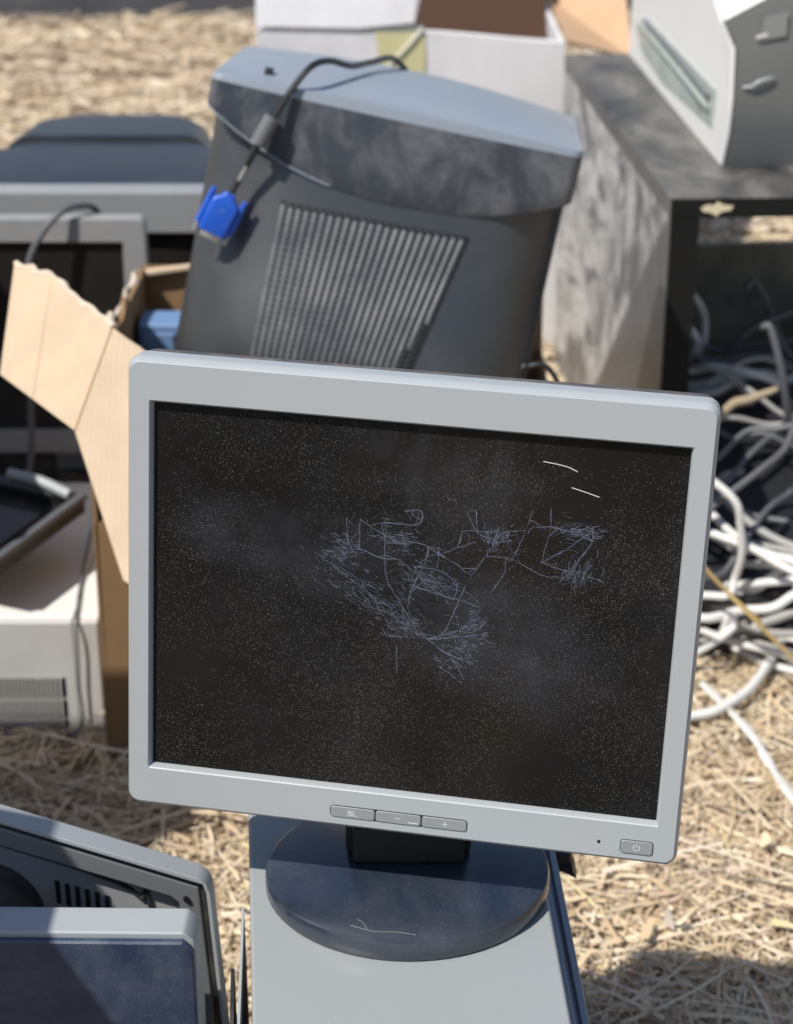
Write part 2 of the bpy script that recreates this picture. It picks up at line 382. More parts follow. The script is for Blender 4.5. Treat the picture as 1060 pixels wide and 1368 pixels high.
# ------------------------------------------------------------------ grey computer case under the monitor
TW = thing('computer_case', 'upright grey steel computer case carrying the silver flat monitor', 'computer case', (0, 1.10, 0))
def quad_prism(a, z0, z1):
    return loft([[(x, y, z0) for x, y in a], [(x, y, z1) for x, y in a]])
def lerp(a, b, t): return a+(b-a)*t
yN, yF = .86, 1.30
Lx = lambda y, o=0: lerp(-.0840, -.1203, (y-yN)/(yF-yN))+o
Rx = lambda y, o=0: lerp(.1147, .0985, (y-yN)/(yF-yN))+o
def strip_q(fn, a, b, y0=yN, y1=yF): return [(fn(y0, a), y0), (fn(y0, b), y0), (fn(y1, b), y1), (fn(y1, a), y1)]
P(TW, 'top_panel', quad_prism([(Lx(yN), yN), (Rx(yN), yN), (Rx(yF), yF), (Lx(yF), yF)], .372, .380), 'tower_lid', bevel=.0025)
P(TW, 'side_panel', quad_prism(strip_q(Lx, 0, .0015), .0, .371), 'tower_lid')
P(TW, 'side_panel', quad_prism(strip_q(Rx, .0130, .0185), .0, .346), 'tower_rail', bevel=.0012)
P(TW, 'chassis', quad_prism([(Lx(yN, .004), yN+.006), (Rx(yN, -.002), yN+.006), (Rx(yF, -.002), yF-.006), (Lx(yF, .004), yF-.006)], .004, .3705), 'tower_rail')
P(TW, 'chassis_rail', quad_prism(strip_q(Rx, -.0012, .0075, yN+.004, yF-.01), .01, .356), 'tower_rail', bevel=.001)
for yy in (.925, .997, 1.043, 1.125):
    P(TW, 'rail_slot', box(Rx(yy, .0002), Rx(yy, .0032), yy-.007, yy+.007, .3558, .3566), 'black_clean')
P(TW, 'rail_clip', box(Rx(.99, .0035), Rx(.99, .0043), .98, 1.005, .3562, .3582), 'silver')
P(TW, 'channel_floor', quad_prism(strip_q(Rx, .0078, .0128, yN+.002, yF-.004), .01, .340), 'tower_rail')
P(TW, 'latch', join(box(.122, .133, 1.195, 1.215, .326, .342)), 'black_clean', bevel=.002)
P(TW, 'latch', loft([[(.134, 1.188, .332), (.138, 1.192, .322), (.138, 1.211, .326), (.1335, 1.212, .339)], [(.1225, 1.1945, .334), (.1225, 1.1945, .329), (.1225, 1.211, .329), (.1225, 1.211, .338)]]), 'black_clean', bevel=.001)
LS = thing('loose_panel', 'thin black metal strip leaning against the left side of the grey case', 'metal strip', (-.11, .98, 0))
P(LS, 'panel', sheet([(-.100, .86, .0), (-.113, 1.045, .0), (-.1135, 1.045, .352), (-.1015, .86, .352)], .0025, (-1, -.06, 0)), 'black')
P(LS, 'edge_strip', sheet([(-.0965, .86, .0), (-.109, 1.10, .0), (-.110, 1.10, .362), (-.0975, .86, .362)], .0018, (-1, -.06, 0)), 'silver')

# ------------------------------------------------------------------ silver flat monitor
RL = Matrix(((.98482, .16789, .04404), (-.17170, .97951, .10525), (-.02547, -.11121, .99347)))
LM = RL.to_4x4(); LM.translation = Vector((.006, 1.078, .606))
BC = Vector((.0078, 1.1005, .380))
FM = thing('flat_monitor', 'silver framed flat monitor with scratched dusty black screen standing on the grey case', 'monitor', BC)
def ring(w, h, r, y, cx=0, cz=0): return [(x, y, z) for x, z in rrect(w, h, r, 7, cx, cz)]
bez = loft([ring(.369, .309, .006, .021), ring(.3745, .3145, .0085, .019), ring(.3752, .3152, .009, .0062), ring(.3744, .3144, .0087, .0040), ring(.3712, .3092, .0072, .0006), ring(.3702, .3080, .0068, 0),
            ring(.3462, .2588, .0012, 0, .0006, .0004), ring(.3450, .2574, .0010, .0006, .0006, .0004), ring(.3424, .2546, .0006, .0042, .0006, .0004), ring(.3424, .2546, .0006, .0075, .0006, .0004)], False, False)
P(FM, 'bezel', xf(bez, LM), 'silver', smooth=True, split=28)
sv, sf = grid(lambda u, v: ((u-.5)*.343+.0006, .0058, (v-.5)*.2552+.0004), 2, 2)
scr = P(FM, 'screen', (sv, sf), 'lcd'); 
for vtx, p in zip(scr.data.vertices, sv): vtx.co = p
scr.matrix_local = Matrix.Translation(-BC) @ LM
shell = loft([ring(.3715, .3115, .008, .0195), ring(.3730, .3135, .009, .0225), ring(.3715, .3115, .010, .033), ring(.352, .288, .014, .044), ring(.26, .20, .02, .060)], True, True)
P(FM, 'back_shell', xf(shell, LM), 'shell_dusty', smooth=True, split=50)
# stand
disc = loft([[(BC.x+r*math.cos(a), BC.y+.0045+r*.90*math.sin(a), z) for a in [2*math.pi*k/72 for k in range(72)]] for r, z in ((.0988, .3802), (.1003, .3822), (.1003, .3915), (.0991, .3942), (.0968, .3952))])
P(FM, 'base', disc, 'base', smooth=True, split=40)
P(FM, 'base_scratch', tube([(-.0311, 1.0351, .3953), (-.0149, 1.0286, .3953), (0, 1.0278, .3953), (.0130, 1.0246, .3953)], .00012, 6, 5), 'base_mark')
P(FM, 'base_scratch', tube([(-.0265, 1.042, .3953), (-.0226, 1.038, .3953), (-.0194, 1.030, .3953)], .00009, 6, 4), 'base_mark')
P(FM, 'neck', join(box(-.036, .053, 1.118, 1.152, .3945, .52)), 'black_clean', bevel=.004)
P(FM, 'neck_cover', box(-.031, .048, 1.106, 1.1175, .3948, .425), 'black_clean', bevel=.003)
# front controls
def small(x0, x1, z0, z1, y0, y1, r):
    c = ((x0+x1)/2, (z0+z1)/2); w, h = x1-x0, z1-z0
    return loft([ring(w, h, r, y0, *c), ring(w, h, r, y1+.0003, *c), ring(w-.0006, h-.0006, r, y1, *c)], False, True)
slot = P(FM, 'button_slot', xf(small(-.0453, .0486, -.1492, -.1400, .0002, -.00015, .0028), LM), 'black_clean')
for x0, x1 in ((-.0445, -.01455), (-.0137, .01685), (.0177, .0478)):
    P(FM, 'button', xf(small(x0, x1, -.1485, -.1408, .0002, -.0009, .0016), LM), 'silver_button', smooth=True, split=30)
P(FM, 'button_slot', xf(small(.1496, .1718, -.1502, -.1400, .0002, -.00015, .0022), LM), 'black_clean')
pb = P(FM, 'power_button', xf(small(.1502, .1712, -.1496, -.1406, .0002, -.0012, .0018), LM), 'silver_button', smooth=True, split=30)
def flat_strip(pts, w, y):
    V, F = [], []
    for i, (x, z) in enumerate(pts):
        a = pts[max(i-1, 0)]; b = pts[min(i+1, len(pts)-1)]
        d = Vector((b[0]-a[0], b[1]-a[1])); d = d.normalized() if d.length else Vector((1, 0))
        ww = w(i/(len(pts)-1)) if callable(w) else w
        V += [(x-d.y*ww/2, y, z+d.x*ww/2), (x+d.y*ww/2, y, z-d.x*ww/2)]
    for i in range(len(pts)-1): F.append((2*i, 2*i+1, 2*i+3, 2*i+2))
    return V, F
arc = [(.1607+.0021*math.cos(a), -.1452+.0021*math.sin(a)) for a in [math.radians(125+290*k/16) for k in range(17)]]
P(FM, 'power_symbol', xf(join(flat_strip(arc, .0005, -.00135), flat_strip([(.1607, -.1424), (.1607, -.1448)], .0005, -.00135)), LM), 'ink')
ic = [flat_strip([(-.0325, -.1432), (-.0285, -.1432), (-.0285, -.1464), (-.0325, -.1464), (-.0325, -.1432)], .0006, -.00105),
      flat_strip([(-.0318, -.1440), (-.0292, -.1456)], .0009, -.00106), flat_strip([(-.0277, -.1464), (-.0265, -.1464)], .0006, -.00105),
      flat_strip([(-.0005, -.1446), (.0030, -.1446)], .0006, -.00105), flat_strip([(.0085, -.1466), (.0150, -.1466)], .0007, -.00105),
      flat_strip([(.0315, -.1446), (.0350, -.1446)], .0006, -.00105), flat_strip([(.03325, -.1429), (.03325, -.1463)], .0006, -.00105)]
for q in ic: P(FM, 'button_icon', xf(q, LM), 'ink')
P(FM, 'indicator_light', xf(loft([[(.1358+r*math.cos(2*math.pi*k/14), y, -.1442+r*math.sin(2*math.pi*k/14)) for k in range(14)] for r, y in ((.0012, .0002), (.0012, -.0002), (.0008, -.0004))], False, True), LM), 'black_clean')
# scratches and fibres on the glass
CR = [[[-0.0426, 0.0615], [-0.0409, 0.0462], [-0.0375, 0.0388]], [[-0.0336, 0.0613], [-0.0333, 0.0415]], [[-0.0171, 0.0618], [-0.0164, 0.0354], [-0.0143, 0.0211], [-0.0075, 0.0107], [0.0029, -0.0051], [0.0098, -0.0157]], [[-0.0336, 0.0613], [-0.0189, 0.0529], [-0.0038, 0.0467], [-0.005, 0.051]], [[-0.0192, 0.0605], [0.0039, 0.0617], [0.0056, 0.0706], [-0.0048, 0.0696]], [[-0.0039, 0.05], [0.011, 0.0471], [0.0094, 0.0359], [0.0037, 0.0219], [0.001, 0.0127], [-0.0001, 0.0036]], [[0.011, 0.0471], [0.0194, 0.0468]], [[-0.0631, 0.0362], [-0.0433, 0.0237], [-0.0279, 0.0119], [-0.0101, -0.002], [0.012, -0.0166]], [[-0.0333, 0.0415], [-0.0182, 0.0364], [-0.0076, 0.0363], [0.0034, 0.0286], [0.0188, 0.0168], [0.0339, 0.0128], [0.0467, 0.0097]], [[0.0032, 0.033], [0.0202, 0.0314], [0.0355, 0.0208], [0.0466, 0.012]], [[0.0196, 0.0424], [0.0305, 0.0369], [0.0402, 0.0313], [0.0469, 0.0419]], [[0.0186, 0.0423], [0.0319, 0.0492], [0.0421, 0.0535]], [[0.0365, 0.022], [0.032, 0.0093], [0.0245, -0.0107], [0.0131, -0.0165]], [[0.0347, 0.0735], [0.0417, 0.0611], [0.0523, 0.0567], [0.0623, 0.0632]], [[0.0409, 0.0741], [0.0427, 0.0612]], [[0.0323, 0.0597], [0.0603, 0.0619], [0.0726, 0.0642]], [[0.0768, 0.0787], [0.0727, 0.062], [0.0665, 0.0461]], [[0.062, 0.0347], [0.0535, 0.0205]], [[0.0879, 0.0808], [0.0888, 0.068], [0.0843, 0.0436]], [[0.0786, 0.067], [0.0909, 0.0682], [0.1033, 0.0662], [0.1132, 0.0704]], [[0.0843, 0.0436], [0.1, 0.055], [0.1145, 0.0673]], [[0.1153, 0.0706], [0.1151, 0.0598], [0.1087, 0.0494], [0.1032, 0.039], [0.0965, 0.0317]], [[0.0842, 0.0447], [0.0969, 0.0405], [0.1135, 0.04]], [[0.0489, 0.0443], [0.0635, 0.0447], [0.0741, 0.0403], [0.087, 0.0351], [0.0994, 0.0353]], [[0.0527, 0.0513], [0.056, 0.0647]], [[0.0525, 0.0535], [0.0648, 0.0569]], [[0.0141, -0.0164], [0.0225, -0.0132], [0.0391, -0.0057], [0.0515, 0.0002]], [[0.0141, -0.0164], [0.0311, -0.0134], [0.0478, -0.0093]], [[0.0141, -0.0164], [0.0274, -0.0251], [0.0448, -0.03]], [[0.0141, -0.0164], [0.0319, -0.0292], [0.039, -0.0421]], [[-0.006, -0.0232], [-0.0051, -0.0426]], [[-0.0138, -0.0161], [-0.003, -0.0171]], [[0.0236, -0.0347], [0.0381, -0.0446]], [[0.1136, 0.0379], [0.1252, 0.0347]], [[0.0017, 0.0195], [0.0125, 0.0173], [0.0296, 0.0131]], [[-0.0138, -0.0161], [-0.0161, -0.0118]]]
CL = [[-0.05, 0.0297, 0.0125, 0.0125, -38], [-0.0323, 0.0159, 0.0146, 0.0104, -38], [-0.0168, 0.004, 0.0146, 0.0094, -40], [0.0009, -0.0076, 0.0104, 0.0083, -38], [-0.0103, 0.0493, 0.0125, 0.0083, -20], [0.0035, 0.0264, 0.0146, 0.0125, -30], [0.0207, 0.0215, 0.0125, 0.0083, -30], [0.0444, -0.0035, 0.0083, 0.0105, 20], [0.0358, -0.0154, 0.0135, 0.0105, -5], [0.0303, -0.028, 0.0124, 0.0093, -35], [0.0545, 0.0559, 0.0104, 0.0083, 60], [0.1075, 0.0372, 0.0104, 0.0083, 70], [-0.0461, 0.0413, 0.0104, 0.0083, -15], [0.1053, 0.0675, 0.0125, 0.0052, 0]]
bright, faint = [], []
nodes = []
for l in CR:
    pts = catmull([(x, 0, z) for x, z in l], 7)
    pts = [(p.x+random.gauss(0, .00016), p.z+random.gauss(0, .00016)) for p in pts]
    nodes += pts[::3]
    w0 = random.uniform(.00014, .00030); ph = random.random()*6
    bright.append(flat_strip(pts, lambda s_, w=w0, ph=ph: w*(.55+.55*abs(math.sin(ph+6*s_))), .00565))
    if random.random() < .5: faint.append(flat_strip([(x+.0006, z-.0005) for x, z in pts], w0*.8, .00565))
for _ in range(240):                       # short links between strokes that run close by
    a = random.choice(nodes); c = [q for q in nodes if .003 < math.dist(a, q) < .013]
    if not c: continue
    b = random.choice(c); k = random.uniform(.4, 1)
    b = (a[0]+(b[0]-a[0])*k, a[1]+(b[1]-a[1])*k); m_ = ((a[0]+b[0])/2+random.gauss(0, .0006), (a[1]+b[1])/2+random.gauss(0, .0006))
    (bright if random.random() < .4 else faint).append(flat_strip([a, m_, b], random.uniform(.00012, .00026), .00565))
for cx, cz, rx, rz, ang in CL:
    for _ in range(150):
        x, z = random.gauss(cx, rx*.6), random.gauss(cz, rz*.6); a = math.radians(ang+random.gauss(0, 16)); L = random.uniform(.0012, .0055)
        mid = (x+L*.5*math.cos(a), z+L*.5*math.sin(a)+random.gauss(0, .0002))
        (bright if random.random() < .35 else faint).append(flat_strip([(x, z), mid, (x+L*math.cos(a+.1), z+L*math.sin(a+.1))], random.uniform(.00008, .00020), .00565))
for _ in range(90):
    x, z = random.uniform(-.165, .165), random.uniform(-.12, .12); a = random.random()*6.3; L = random.uniform(.001, .004)
    faint.append(flat_strip([(x, z), (x+L*math.cos(a), z+L*math.sin(a))], .00016, .00565))
o = P(FM, 'scratches', xf(join(*bright), LM), 'scratch'); o['kind'] = 'stuff'
o = P(FM, 'scratches', xf(join(*[([(a, b-.00003, c) for a, b, c in v], f) for v, f in faint]), LM), 'scratch_faint'); o['kind'] = 'stuff'
for l in ([[0.0812, 0.1107], [0.0902, 0.1096], [0.0973, 0.1083], [0.1031, 0.1059]], [[0.1001, 0.0953], [0.1087, 0.0932], [0.1178, 0.0907]]):
    P(FM, 'fibre', xf(tube([(x, .0053, z) for x, z in l], .00028, 6, 5), LM), 'hair', smooth=True)

# ------------------------------------------------------------------ charcoal CRT lying on its back behind
cX, cD, cN = Vector((.978, -.0699, -.1966)).normalized(), Vector((-.2007, -.0582, -.9779)).normalized(), Vector((-.0569, -.9959, .0709)).normalized()
cO = Vector((.0014, 1.985, .7385))
CM = frame4(cO, cX, cN, cD)               # local x right, y toward viewer, z down the tube
TV = thing('tube_monitor', 'charcoal tube monitor tipped on its back with rows of vent ribs and a hanging cable', 'monitor', (0, 2.1, .27))
def sup(w, t, e, sh, x): return sh-t/2+t/2*max(0, 1-abs(2*x/w)**e)**(1/e)
def sring(w, t, e, s, sh=0, xc=0, n=96):
    out = []
    for k in range(n):
        a = 2*math.pi*k/n; c, s_ = math.cos(a), math.sin(a)
        out.append((xc+w/2*math.copysign(abs(c)**(2/e), c), sh-t/2+t/2*math.copysign(abs(s_)**(2/e), s_), s))
    return out
secs = [(.006, .4035, .262, 4.0, -.010, 0), (.06, .4035, .262, 3.7, -.005, 0), (.11, .4035, .266, 3.3, .004, 0), (.16, .4035, .274, 3.0, .018, 0), (.21, .403, .282, 2.8, .036, .001), (.26, .402, .29, 2.7, .053, .001), (.32, .402, .29, 2.7, .066, .001), (.38, .36, .27, 2.7, .045, -.003), (.45, .26, .22, 3, -.02, -.005), (.47, .24, .18, 3, -.06, -.005)]
P(TV, 'housing', xf(loft([sring(w, t, e, s, sh, xc) for s, w, t, e, sh, xc in secs]), CM), 'crt', smooth=True, split=40)
def hoodL(p, front):
    if not front: return .036
    x = (p[0]-.02)/.224
    return .034+.062*max(0, 1-abs(x)**2.2)
def hood_ring(w, t, r, bulge):
    h, out = w/2, []
    fx = lambda x: bulge*(1-(x/(h-r))**2)-bulge*.4
    for k in range(41): x = (h-r)*(1-2*k/40); out.append((x, fx(x), 0))
    y0 = fx(h-r)
    for k in range(1, 7): a = math.pi/2*k/6; out.append((-(h-r)-r*math.sin(a), y0-r+r*math.cos(a), 0))
    for k in range(1, 5): out.append((-h, y0-r-(t-2*r)*k/4, 0))
    for k in range(1, 6): a = math.pi/2*k/5; out.append((-h+r-r*math.cos(a), y0-t+r-r*math.sin(a), 0))
    for k in range(1, 12): out.append((-(h-r)+2*(h-r)*k/12, y0-t, 0))
    for k in range(6): a = math.pi/2*k/5; out.append((h-r+r*math.sin(a), y0-t+r-r*math.cos(a), 0))
    for k in range(1, 5): out.append((h, y0-t+r+(t-2*r)*k/4, 0))
    for k in range(1, 6): a = math.pi/2*k/6; out.append((h-r+r*math.cos(a), y0-r+r*math.sin(a), 0))
    return out
hr = hood_ring(.4065, .268, .014, .012)
front = [p[1] > -.0155 for p in hr]
r0 = [(p[0]*.992, p[1]-.0015 if f else p[1], .0015) for p, f in zip(hr, front)]
r1 = [(p[0], p[1], .006) for p in hr]
def at_(k, fr): return [(p[0]*(1-.0004*fr), p[1]-.004*fr*(1 if f else 0), .006+(hoodL(p, f)-.006)*fr) for p, f in zip(hr, front)]
rl_ = at_(0, 1)
lip = [(p[0]*.99, p[1]-.011 if f else p[1], p[2]+.0015) for p, f in zip(rl_, front)]
highlight = [(p[0], p[1]+.0002, p[2]) for p, f in zip(rl_, front) if f]
lip0 = [(p[0]*.998, p[1]-.001 if f else p[1], p[2]+.0008) for p, f in zip(rl_, front)]
P(TV, 'hood_highlight', xf(tube([p for p in sorted(highlight) if p[0] < -.05], .0009, 6, 0), CM), 'crt_cap', smooth=True)  # pale line added for the sunlit highlight on the hood's lower left edge
P(TV, 'hood', xf(loft([r1, at_(0, .3), at_(0, .65), at_(0, .97), lip0, lip], False, False), CM), 'crt_hood', smooth=True, split=40)
def dome(p, k, h):                        # ring scaled to k, raised as a shallow dome
    x, y = p[0]*k, -.135+(p[1]+.135)*k
    return (x, y, -h*max(0, 1-(abs(x)/.203)**2.3)*max(.25, 1-abs((y+.15)/.16)**3))
cap = loft([[(p[0], p[1], .0062) for p in hr], [(p[0]*.999, p[1]-.0003, .002) for p in hr]]+[[dome(p, k, .021) for p in hr] for k in (.992, .96, .9, .8, .65, .45, .2)], False, True)
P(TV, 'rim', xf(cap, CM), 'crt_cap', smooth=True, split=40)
P(TV, 'rim_stud', xf(box(-.150, -.141, -.040, -.030, -.014, -.006), CM), 'black', bevel=.001)
# vent field: ribs over a black backing bridged row by row
def hN(x, s):
    for a, b in zip(secs, secs[1:]):
        if a[0] <= s <= b[0]:
            k = (s-a[0])/(b[0]-a[0]); q = [a[i]+(b[i]-a[i])*k for i in range(6)]
            return sup(q[1], q[2], q[3], q[4], x-q[5])
    return -.02
VC = [(-0.1043, 0.1158), (0.1028, 0.1129), (0.0704, 0.2632), (-0.1042, 0.2853)]
def vxy(u, v):
    a = Vector(VC[0]).lerp(Vector(VC[1]), u); b = Vector(VC[3]).lerp(Vector(VC[2]), u); return a.lerp(b, v)
def vp(u, v, h): p = vxy(u, v); return (p.x, hN(p.x, p.y)+h, p.y)
P(TV, 'vent_backing', xf(grid(lambda u, v: vp(u, v, .0012), 40, 16), CM), 'black_clean', smooth=True)
NR = 23
for k in range(NR):
    u0, u1 = (k+.0)/NR, (k+.62)/NR; um = (u0+u1)/2; w = (u1-u0)/2
    st = 0 if k < NR-4 else 0
    v0, v1 = random.uniform(.0, .012), [1, 1, 1][k % 3]-(.35 if k == NR-1 else .16 if k == NR-2 else 0)
    prof = [(-1, .0010), (-.75, .0019), (0, .0023), (.75, .0019), (1, .0010)]
    V, F = [], []
    for j in range(13):
        v = v0+(v1-v0)*j/12
        for q, h in prof: V.append(vp(um+w*q, v, h if 0 < j < 12 else .0008))
    for j in range(12):
        for i in range(4): F.append((j*5+i, j*5+i+1, j*5+6+i, j*5+5+i))
    P(TV, 'vent_rib', xf((V, F), CM), 'crt_rib', smooth=True, split=60)
br = []
for k in range(NR-1):
    for j in range(26):
        v = (j+.1)/26; u0, u1 = (k+.62)/NR, (k+1.04)/NR
        V = [vp(u0, v, .0015), vp(u1, v, .0015), vp(u1, v+.015, .0015), vp(u0, v+.015, .0015)]
        br.append((V, [(0, 1, 2, 3)]))
o = P(TV, 'vent_bridges', xf(join(*br), CM), 'crt'); o['kind'] = 'stuff'
FB = tag(mesh('foam_block', *box(-.22, .14, 2.0, 2.3, .004, .275), M['card_white'], loc=(0, 2.15, 0), bevel=.01), 'white foam packing block inside the torn carton under the charcoal tube monitor', 'packing')
# its video cable
VG = thing('video_cable', 'black video cable with a blue plug looped over the top of the charcoal monitor', 'cable', (-.03, 2.13, .76))
cab = [(.03, 2.28, .70), (.0, 2.19, .757), (-.0280, 2.115, .7685), (-0.0489, 2.06, 0.7748), (-0.0717, 2.022, 0.7872), (-0.0904, 1.996, 0.7857), (-0.1099, 1.985, 0.7649), (-0.1242, 1.980, 0.7442), (-0.1363, 1.977, 0.7253), (-0.1504, 1.977, 0.7015), (-0.1658, 1.980, 0.6743), (-0.1774, 1.977, 0.6556)]
P(VG, 'cord', tube(cab, .0036, 10, 8), 'cable_black', smooth=True)
f0, f1 = Vector((-0.1310, 1.9785, 0.7365)), Vector((-0.1475, 1.9765, 0.7080))
P(VG, 'ferrite_core', tube([f0, f0.lerp(f1, .08), f0.lerp(f1, .5), f0.lerp(f1, .92), f1], lambda s: .0088 if .05 < s < .95 else .007, 16, 4), 'ferrite', smooth=True)
g0 = Vector((-.1500, 1.977, .7030)); P(VG, 'cord_sleeve', tube([g0, Vector((-.1655, 1.9795, .6746)), Vector((-.1760, 1.978, .6585))], .0033, 10, 4), 'cable_grey', smooth=True)
pa = Vector((-.0225, -.006, -.0425)).normalized()
pn = Vector((-.05, -.98, -.12)); pn = (pn-pa*pn.dot(pa)).normalized(); px_ = pn.cross(pa).normalized()
PM = frame4(Vector((-.1800, 1.974, .6515)), px_, pn, pa)
pl = join(xf(loft([[(x, y, z) for x, y in rrect(w, h, r, 4)] for w, h, r, z in ((.012, .010, .003, -.004), (.015, .012, .004, 0), (.030, .014, .004, .006), (.032, .0145, .004, .010), (.032, .0145, .004, .040), (.030, .0135, .004, .043))]), PM))
plug = P(VG, 'plug', pl, 'blue', smooth=True, split=35)
for s in (-1, 1):
    P(VG, 'thumb_screw', xf(tube([(s*.0185, 0, -.003), (s*.0185, 0, .02), (s*.0185, 0, .038)], .0032, 10, 2), PM), 'blue', smooth=True)
P(VG, 'plug_shell', xf(loft([[(x, y, z) for x, y in rrect(w, .0095, .003, 4)] for w, z in ((.0225, .0425), (.0215, .0495))]), PM), 'metal', smooth=True, split=35)
for s in (-1, 1): P(VG, 'screw_tip', xf(tube([(s*.0185, 0, .037), (s*.0185, 0, .049)], .0016, 8, 2), PM), 'metal', smooth=True)
P(VG, 'plug_print', xf(join(([(-.003, .00735, .014), (.002, .00735, .014), (.002, .00735, .0147), (-.003, .00735, .0147)], [(0, 1, 2, 3)]), ([(-.003, .00735, .014), (-.0023, .00735, .014), (-.0023, .00735, .019), (-.003, .00735, .019)], [(0, 1, 2, 3)]), ([(.0013, .00735, .0147), (.002, .00735, .0147), (.002, .00735, .018), (.0013, .00735, .018)], [(0, 1, 2, 3)])), PM), 'blue_pale')

# ------------------------------------------------------------------ torn brown carton with its sunlit flap
CB = thing('cardboard_carton', 'torn brown cardboard carton with a pale flap folded out beside the silver monitor', 'carton', (-.08, 2.15, 0))
def torn(a, b, n, amp):                   # a ragged edge from a to b
    a, b = Vector(a), Vector(b); out = []
    for k in range(n+1):
        p = a.lerp(b, k/n)
        if 0 < k < n: p += Vector((random.gauss(0, amp*.4), 0, random.gauss(0, amp)))
        out.append(p)
    return out
T = .005
P(CB, 'side_wall', sheet([(-.340, 1.895, 0), (-.340, 2.375, 0)]+torn((-.336, 2.375, .452), (-.336, 1.895, .47), 16, .006), T, (-1, 0, 0)), 'card_brown')
P(CB, 'side_wall', sheet([(.195, 1.895, 0), (.195, 2.375, 0), (.195, 2.375, .34), (.195, 1.895, .30)], T, (1, 0, 0)), 'card_brown')
P(CB, 'back_wall', sheet([(-.3345, 2.38, 0), (.194, 2.38, 0), (.194, 2.38, .452), (-.3345, 2.38, .456)], T, (0, 1, 0)), 'card_brown')
P(CB, 'front_wall', sheet([(-.3345, 1.895, 0), (.1895, 1.895, 0), (.1895, 1.895, .31), (-.22, 1.895, .37), (-.3345, 1.895, .30)], T, (0, -1, 0)), 'card_brown')
P(CB, 'rim_fold', sheet([(-.334, 2.362, .450), (-.25, 2.362, .462), (-.25, 2.374, .462), (-.334, 2.374, .452)], .004, (0, 0, 1)), 'card')
# flap, two panels with a crease
A = [Vector(p) for p in ((-0.4056, 1.9243, 0.594), (-0.4111, 1.8297, 0.5016), (-0.3214, 1.74, 0.4745), (-0.2882, 1.8085, 0.5599), (-0.2012, 1.7488, 0.507), (-0.2012, 1.5988, 0.3333), (-0.2652, 1.6327, 0.3607))]
nA = (A[2]-A[1]).cross(A[0]-A[1]); nA = nA if nA.y < 0 else -nA; nA.normalize()
nB = (A[2]-A[3]).cross(A[4]-A[3]); nB = nB if nB.y < 0 else -nB; nB.normalize()
te = [p for p in torn(A[0]+(A[3]-A[0])*0, A[3], 14, .0028)]
for k, p in enumerate(te):
    p.z += .010*math.sin(math.pi*k/14)
    p -= nA*((p-A[2]).dot(nA))
fa = P(CB, 'flap', sheet([A[1]]+[A[2]]+te[::-1], T, nA), 'card')
tb = torn(A[3], A[4], 6, .003)[1:]
for p in tb: p -= nB*((p-A[2]).dot(nB))
P(CB, 'flap', sheet([A[3]]+tb+[A[5], A[6], A[2]], T, nB), 'card')
P(CB, 'flap', sheet([A[4]+Vector((.0006, 0, 0)), (-.10, 1.889, .40), (-.10, 1.889, .26), A[5]+Vector((.0006, 0, 0))], T, nB), 'card')
P(CB, 'torn_edge', tube([p-nA*.002 for p in te], lambda s: .0032+.0016*math.sin(37*s)*math.sin(11*s), 7, 3), 'card_torn', smooth=True)
P(CB, 'crease', tube([A[2]+nA*.0002, A[2].lerp(A[3], .5)+nA*.0002, A[3]+nA*.0002], .0011, 6, 6), 'card_tan', smooth=True)
c1 = A[1].lerp(A[2], .45); c2 = te[5]
P(CB, 'crease', tube([c1+nA*.0001, c1.lerp(c2, .5)+nA*.0001, c2-nA*.0004], .0006, 6, 6), 'card_tan', smooth=True)
P(CB, 'torn_edge', tube(torn((-.338, 1.90, .465), (-.338, 2.36, .452), 18, .004), lambda s: .004+.002*math.sin(31*s), 7, 3), 'card_torn', smooth=True)
BL = thing('blue_case', 'small pale blue plastic case inside the torn brown carton', 'plastic case', (-.28, 2.27, .2))
P(BL, 'body', box(-.325, -.258, 2.24, 2.30, .10, .420), 'blue_pale', bevel=.004)
P(BL, 'lid', box(-.318, -.280, 2.236, 2.2395, .30, .409), 'blue_pale', bevel=.002)
P(BL, 'edge', box(-.2578, -.246, 2.238, 2.30, .10, .424), 'white', bevel=.003)
GC = thing('grey_case', 'grey plastic case squeezed beside the pale blue case in the carton', 'plastic case', (-.22, 2.3, .2))
P(GC, 'body', box(-.244, -.175, 2.315, 2.365, .08, .455), 'far_bezel', bevel=.004)
P(GC, 'band', box(-.244, -.175, 2.311, 2.3148, .3, .33), 'ferrite')

# ------------------------------------------------------------------ white carton behind
WC = thing('white_carton', 'open white carton with taped front standing behind the charcoal tube monitor', 'carton', (0.0270, 3.6450, 0.0000))
P(WC, 'front_wall', sheet([(-0.2565, 3.3750, 0.0000), (0.3051, 3.3750, 0.0000), (0.3004, 3.3750, 0.5660), (0.0675, 3.3750, 0.5842), (-0.2491, 3.3750, 0.5869)], .008, (0, -1, 0)), 'card_white')
P(WC, 'side_wall', sheet([(-0.2565, 3.3838, 0.0000), (-0.2565, 3.9150, 0.0000), (-0.2491, 3.9150, 0.5862), (-0.2491, 3.3838, 0.5862)], .008, (-1, 0, 0)), 'card_white')
P(WC, 'side_wall', sheet([(0.3051, 3.3838, 0.0000), (0.3051, 3.9150, 0.0000), (0.3004, 3.9150, 0.5660), (0.3004, 3.3838, 0.5660)], .008, (1, 0, 0)), 'card_white')
P(WC, 'back_wall', sheet([(-0.2484, 3.9150, 0.0000), (0.2970, 3.9150, 0.0000), (0.2970, 3.9150, 0.5930), (-0.2484, 3.9150, 0.5930)], .008, (0, 1, 0)), 'card_brown')
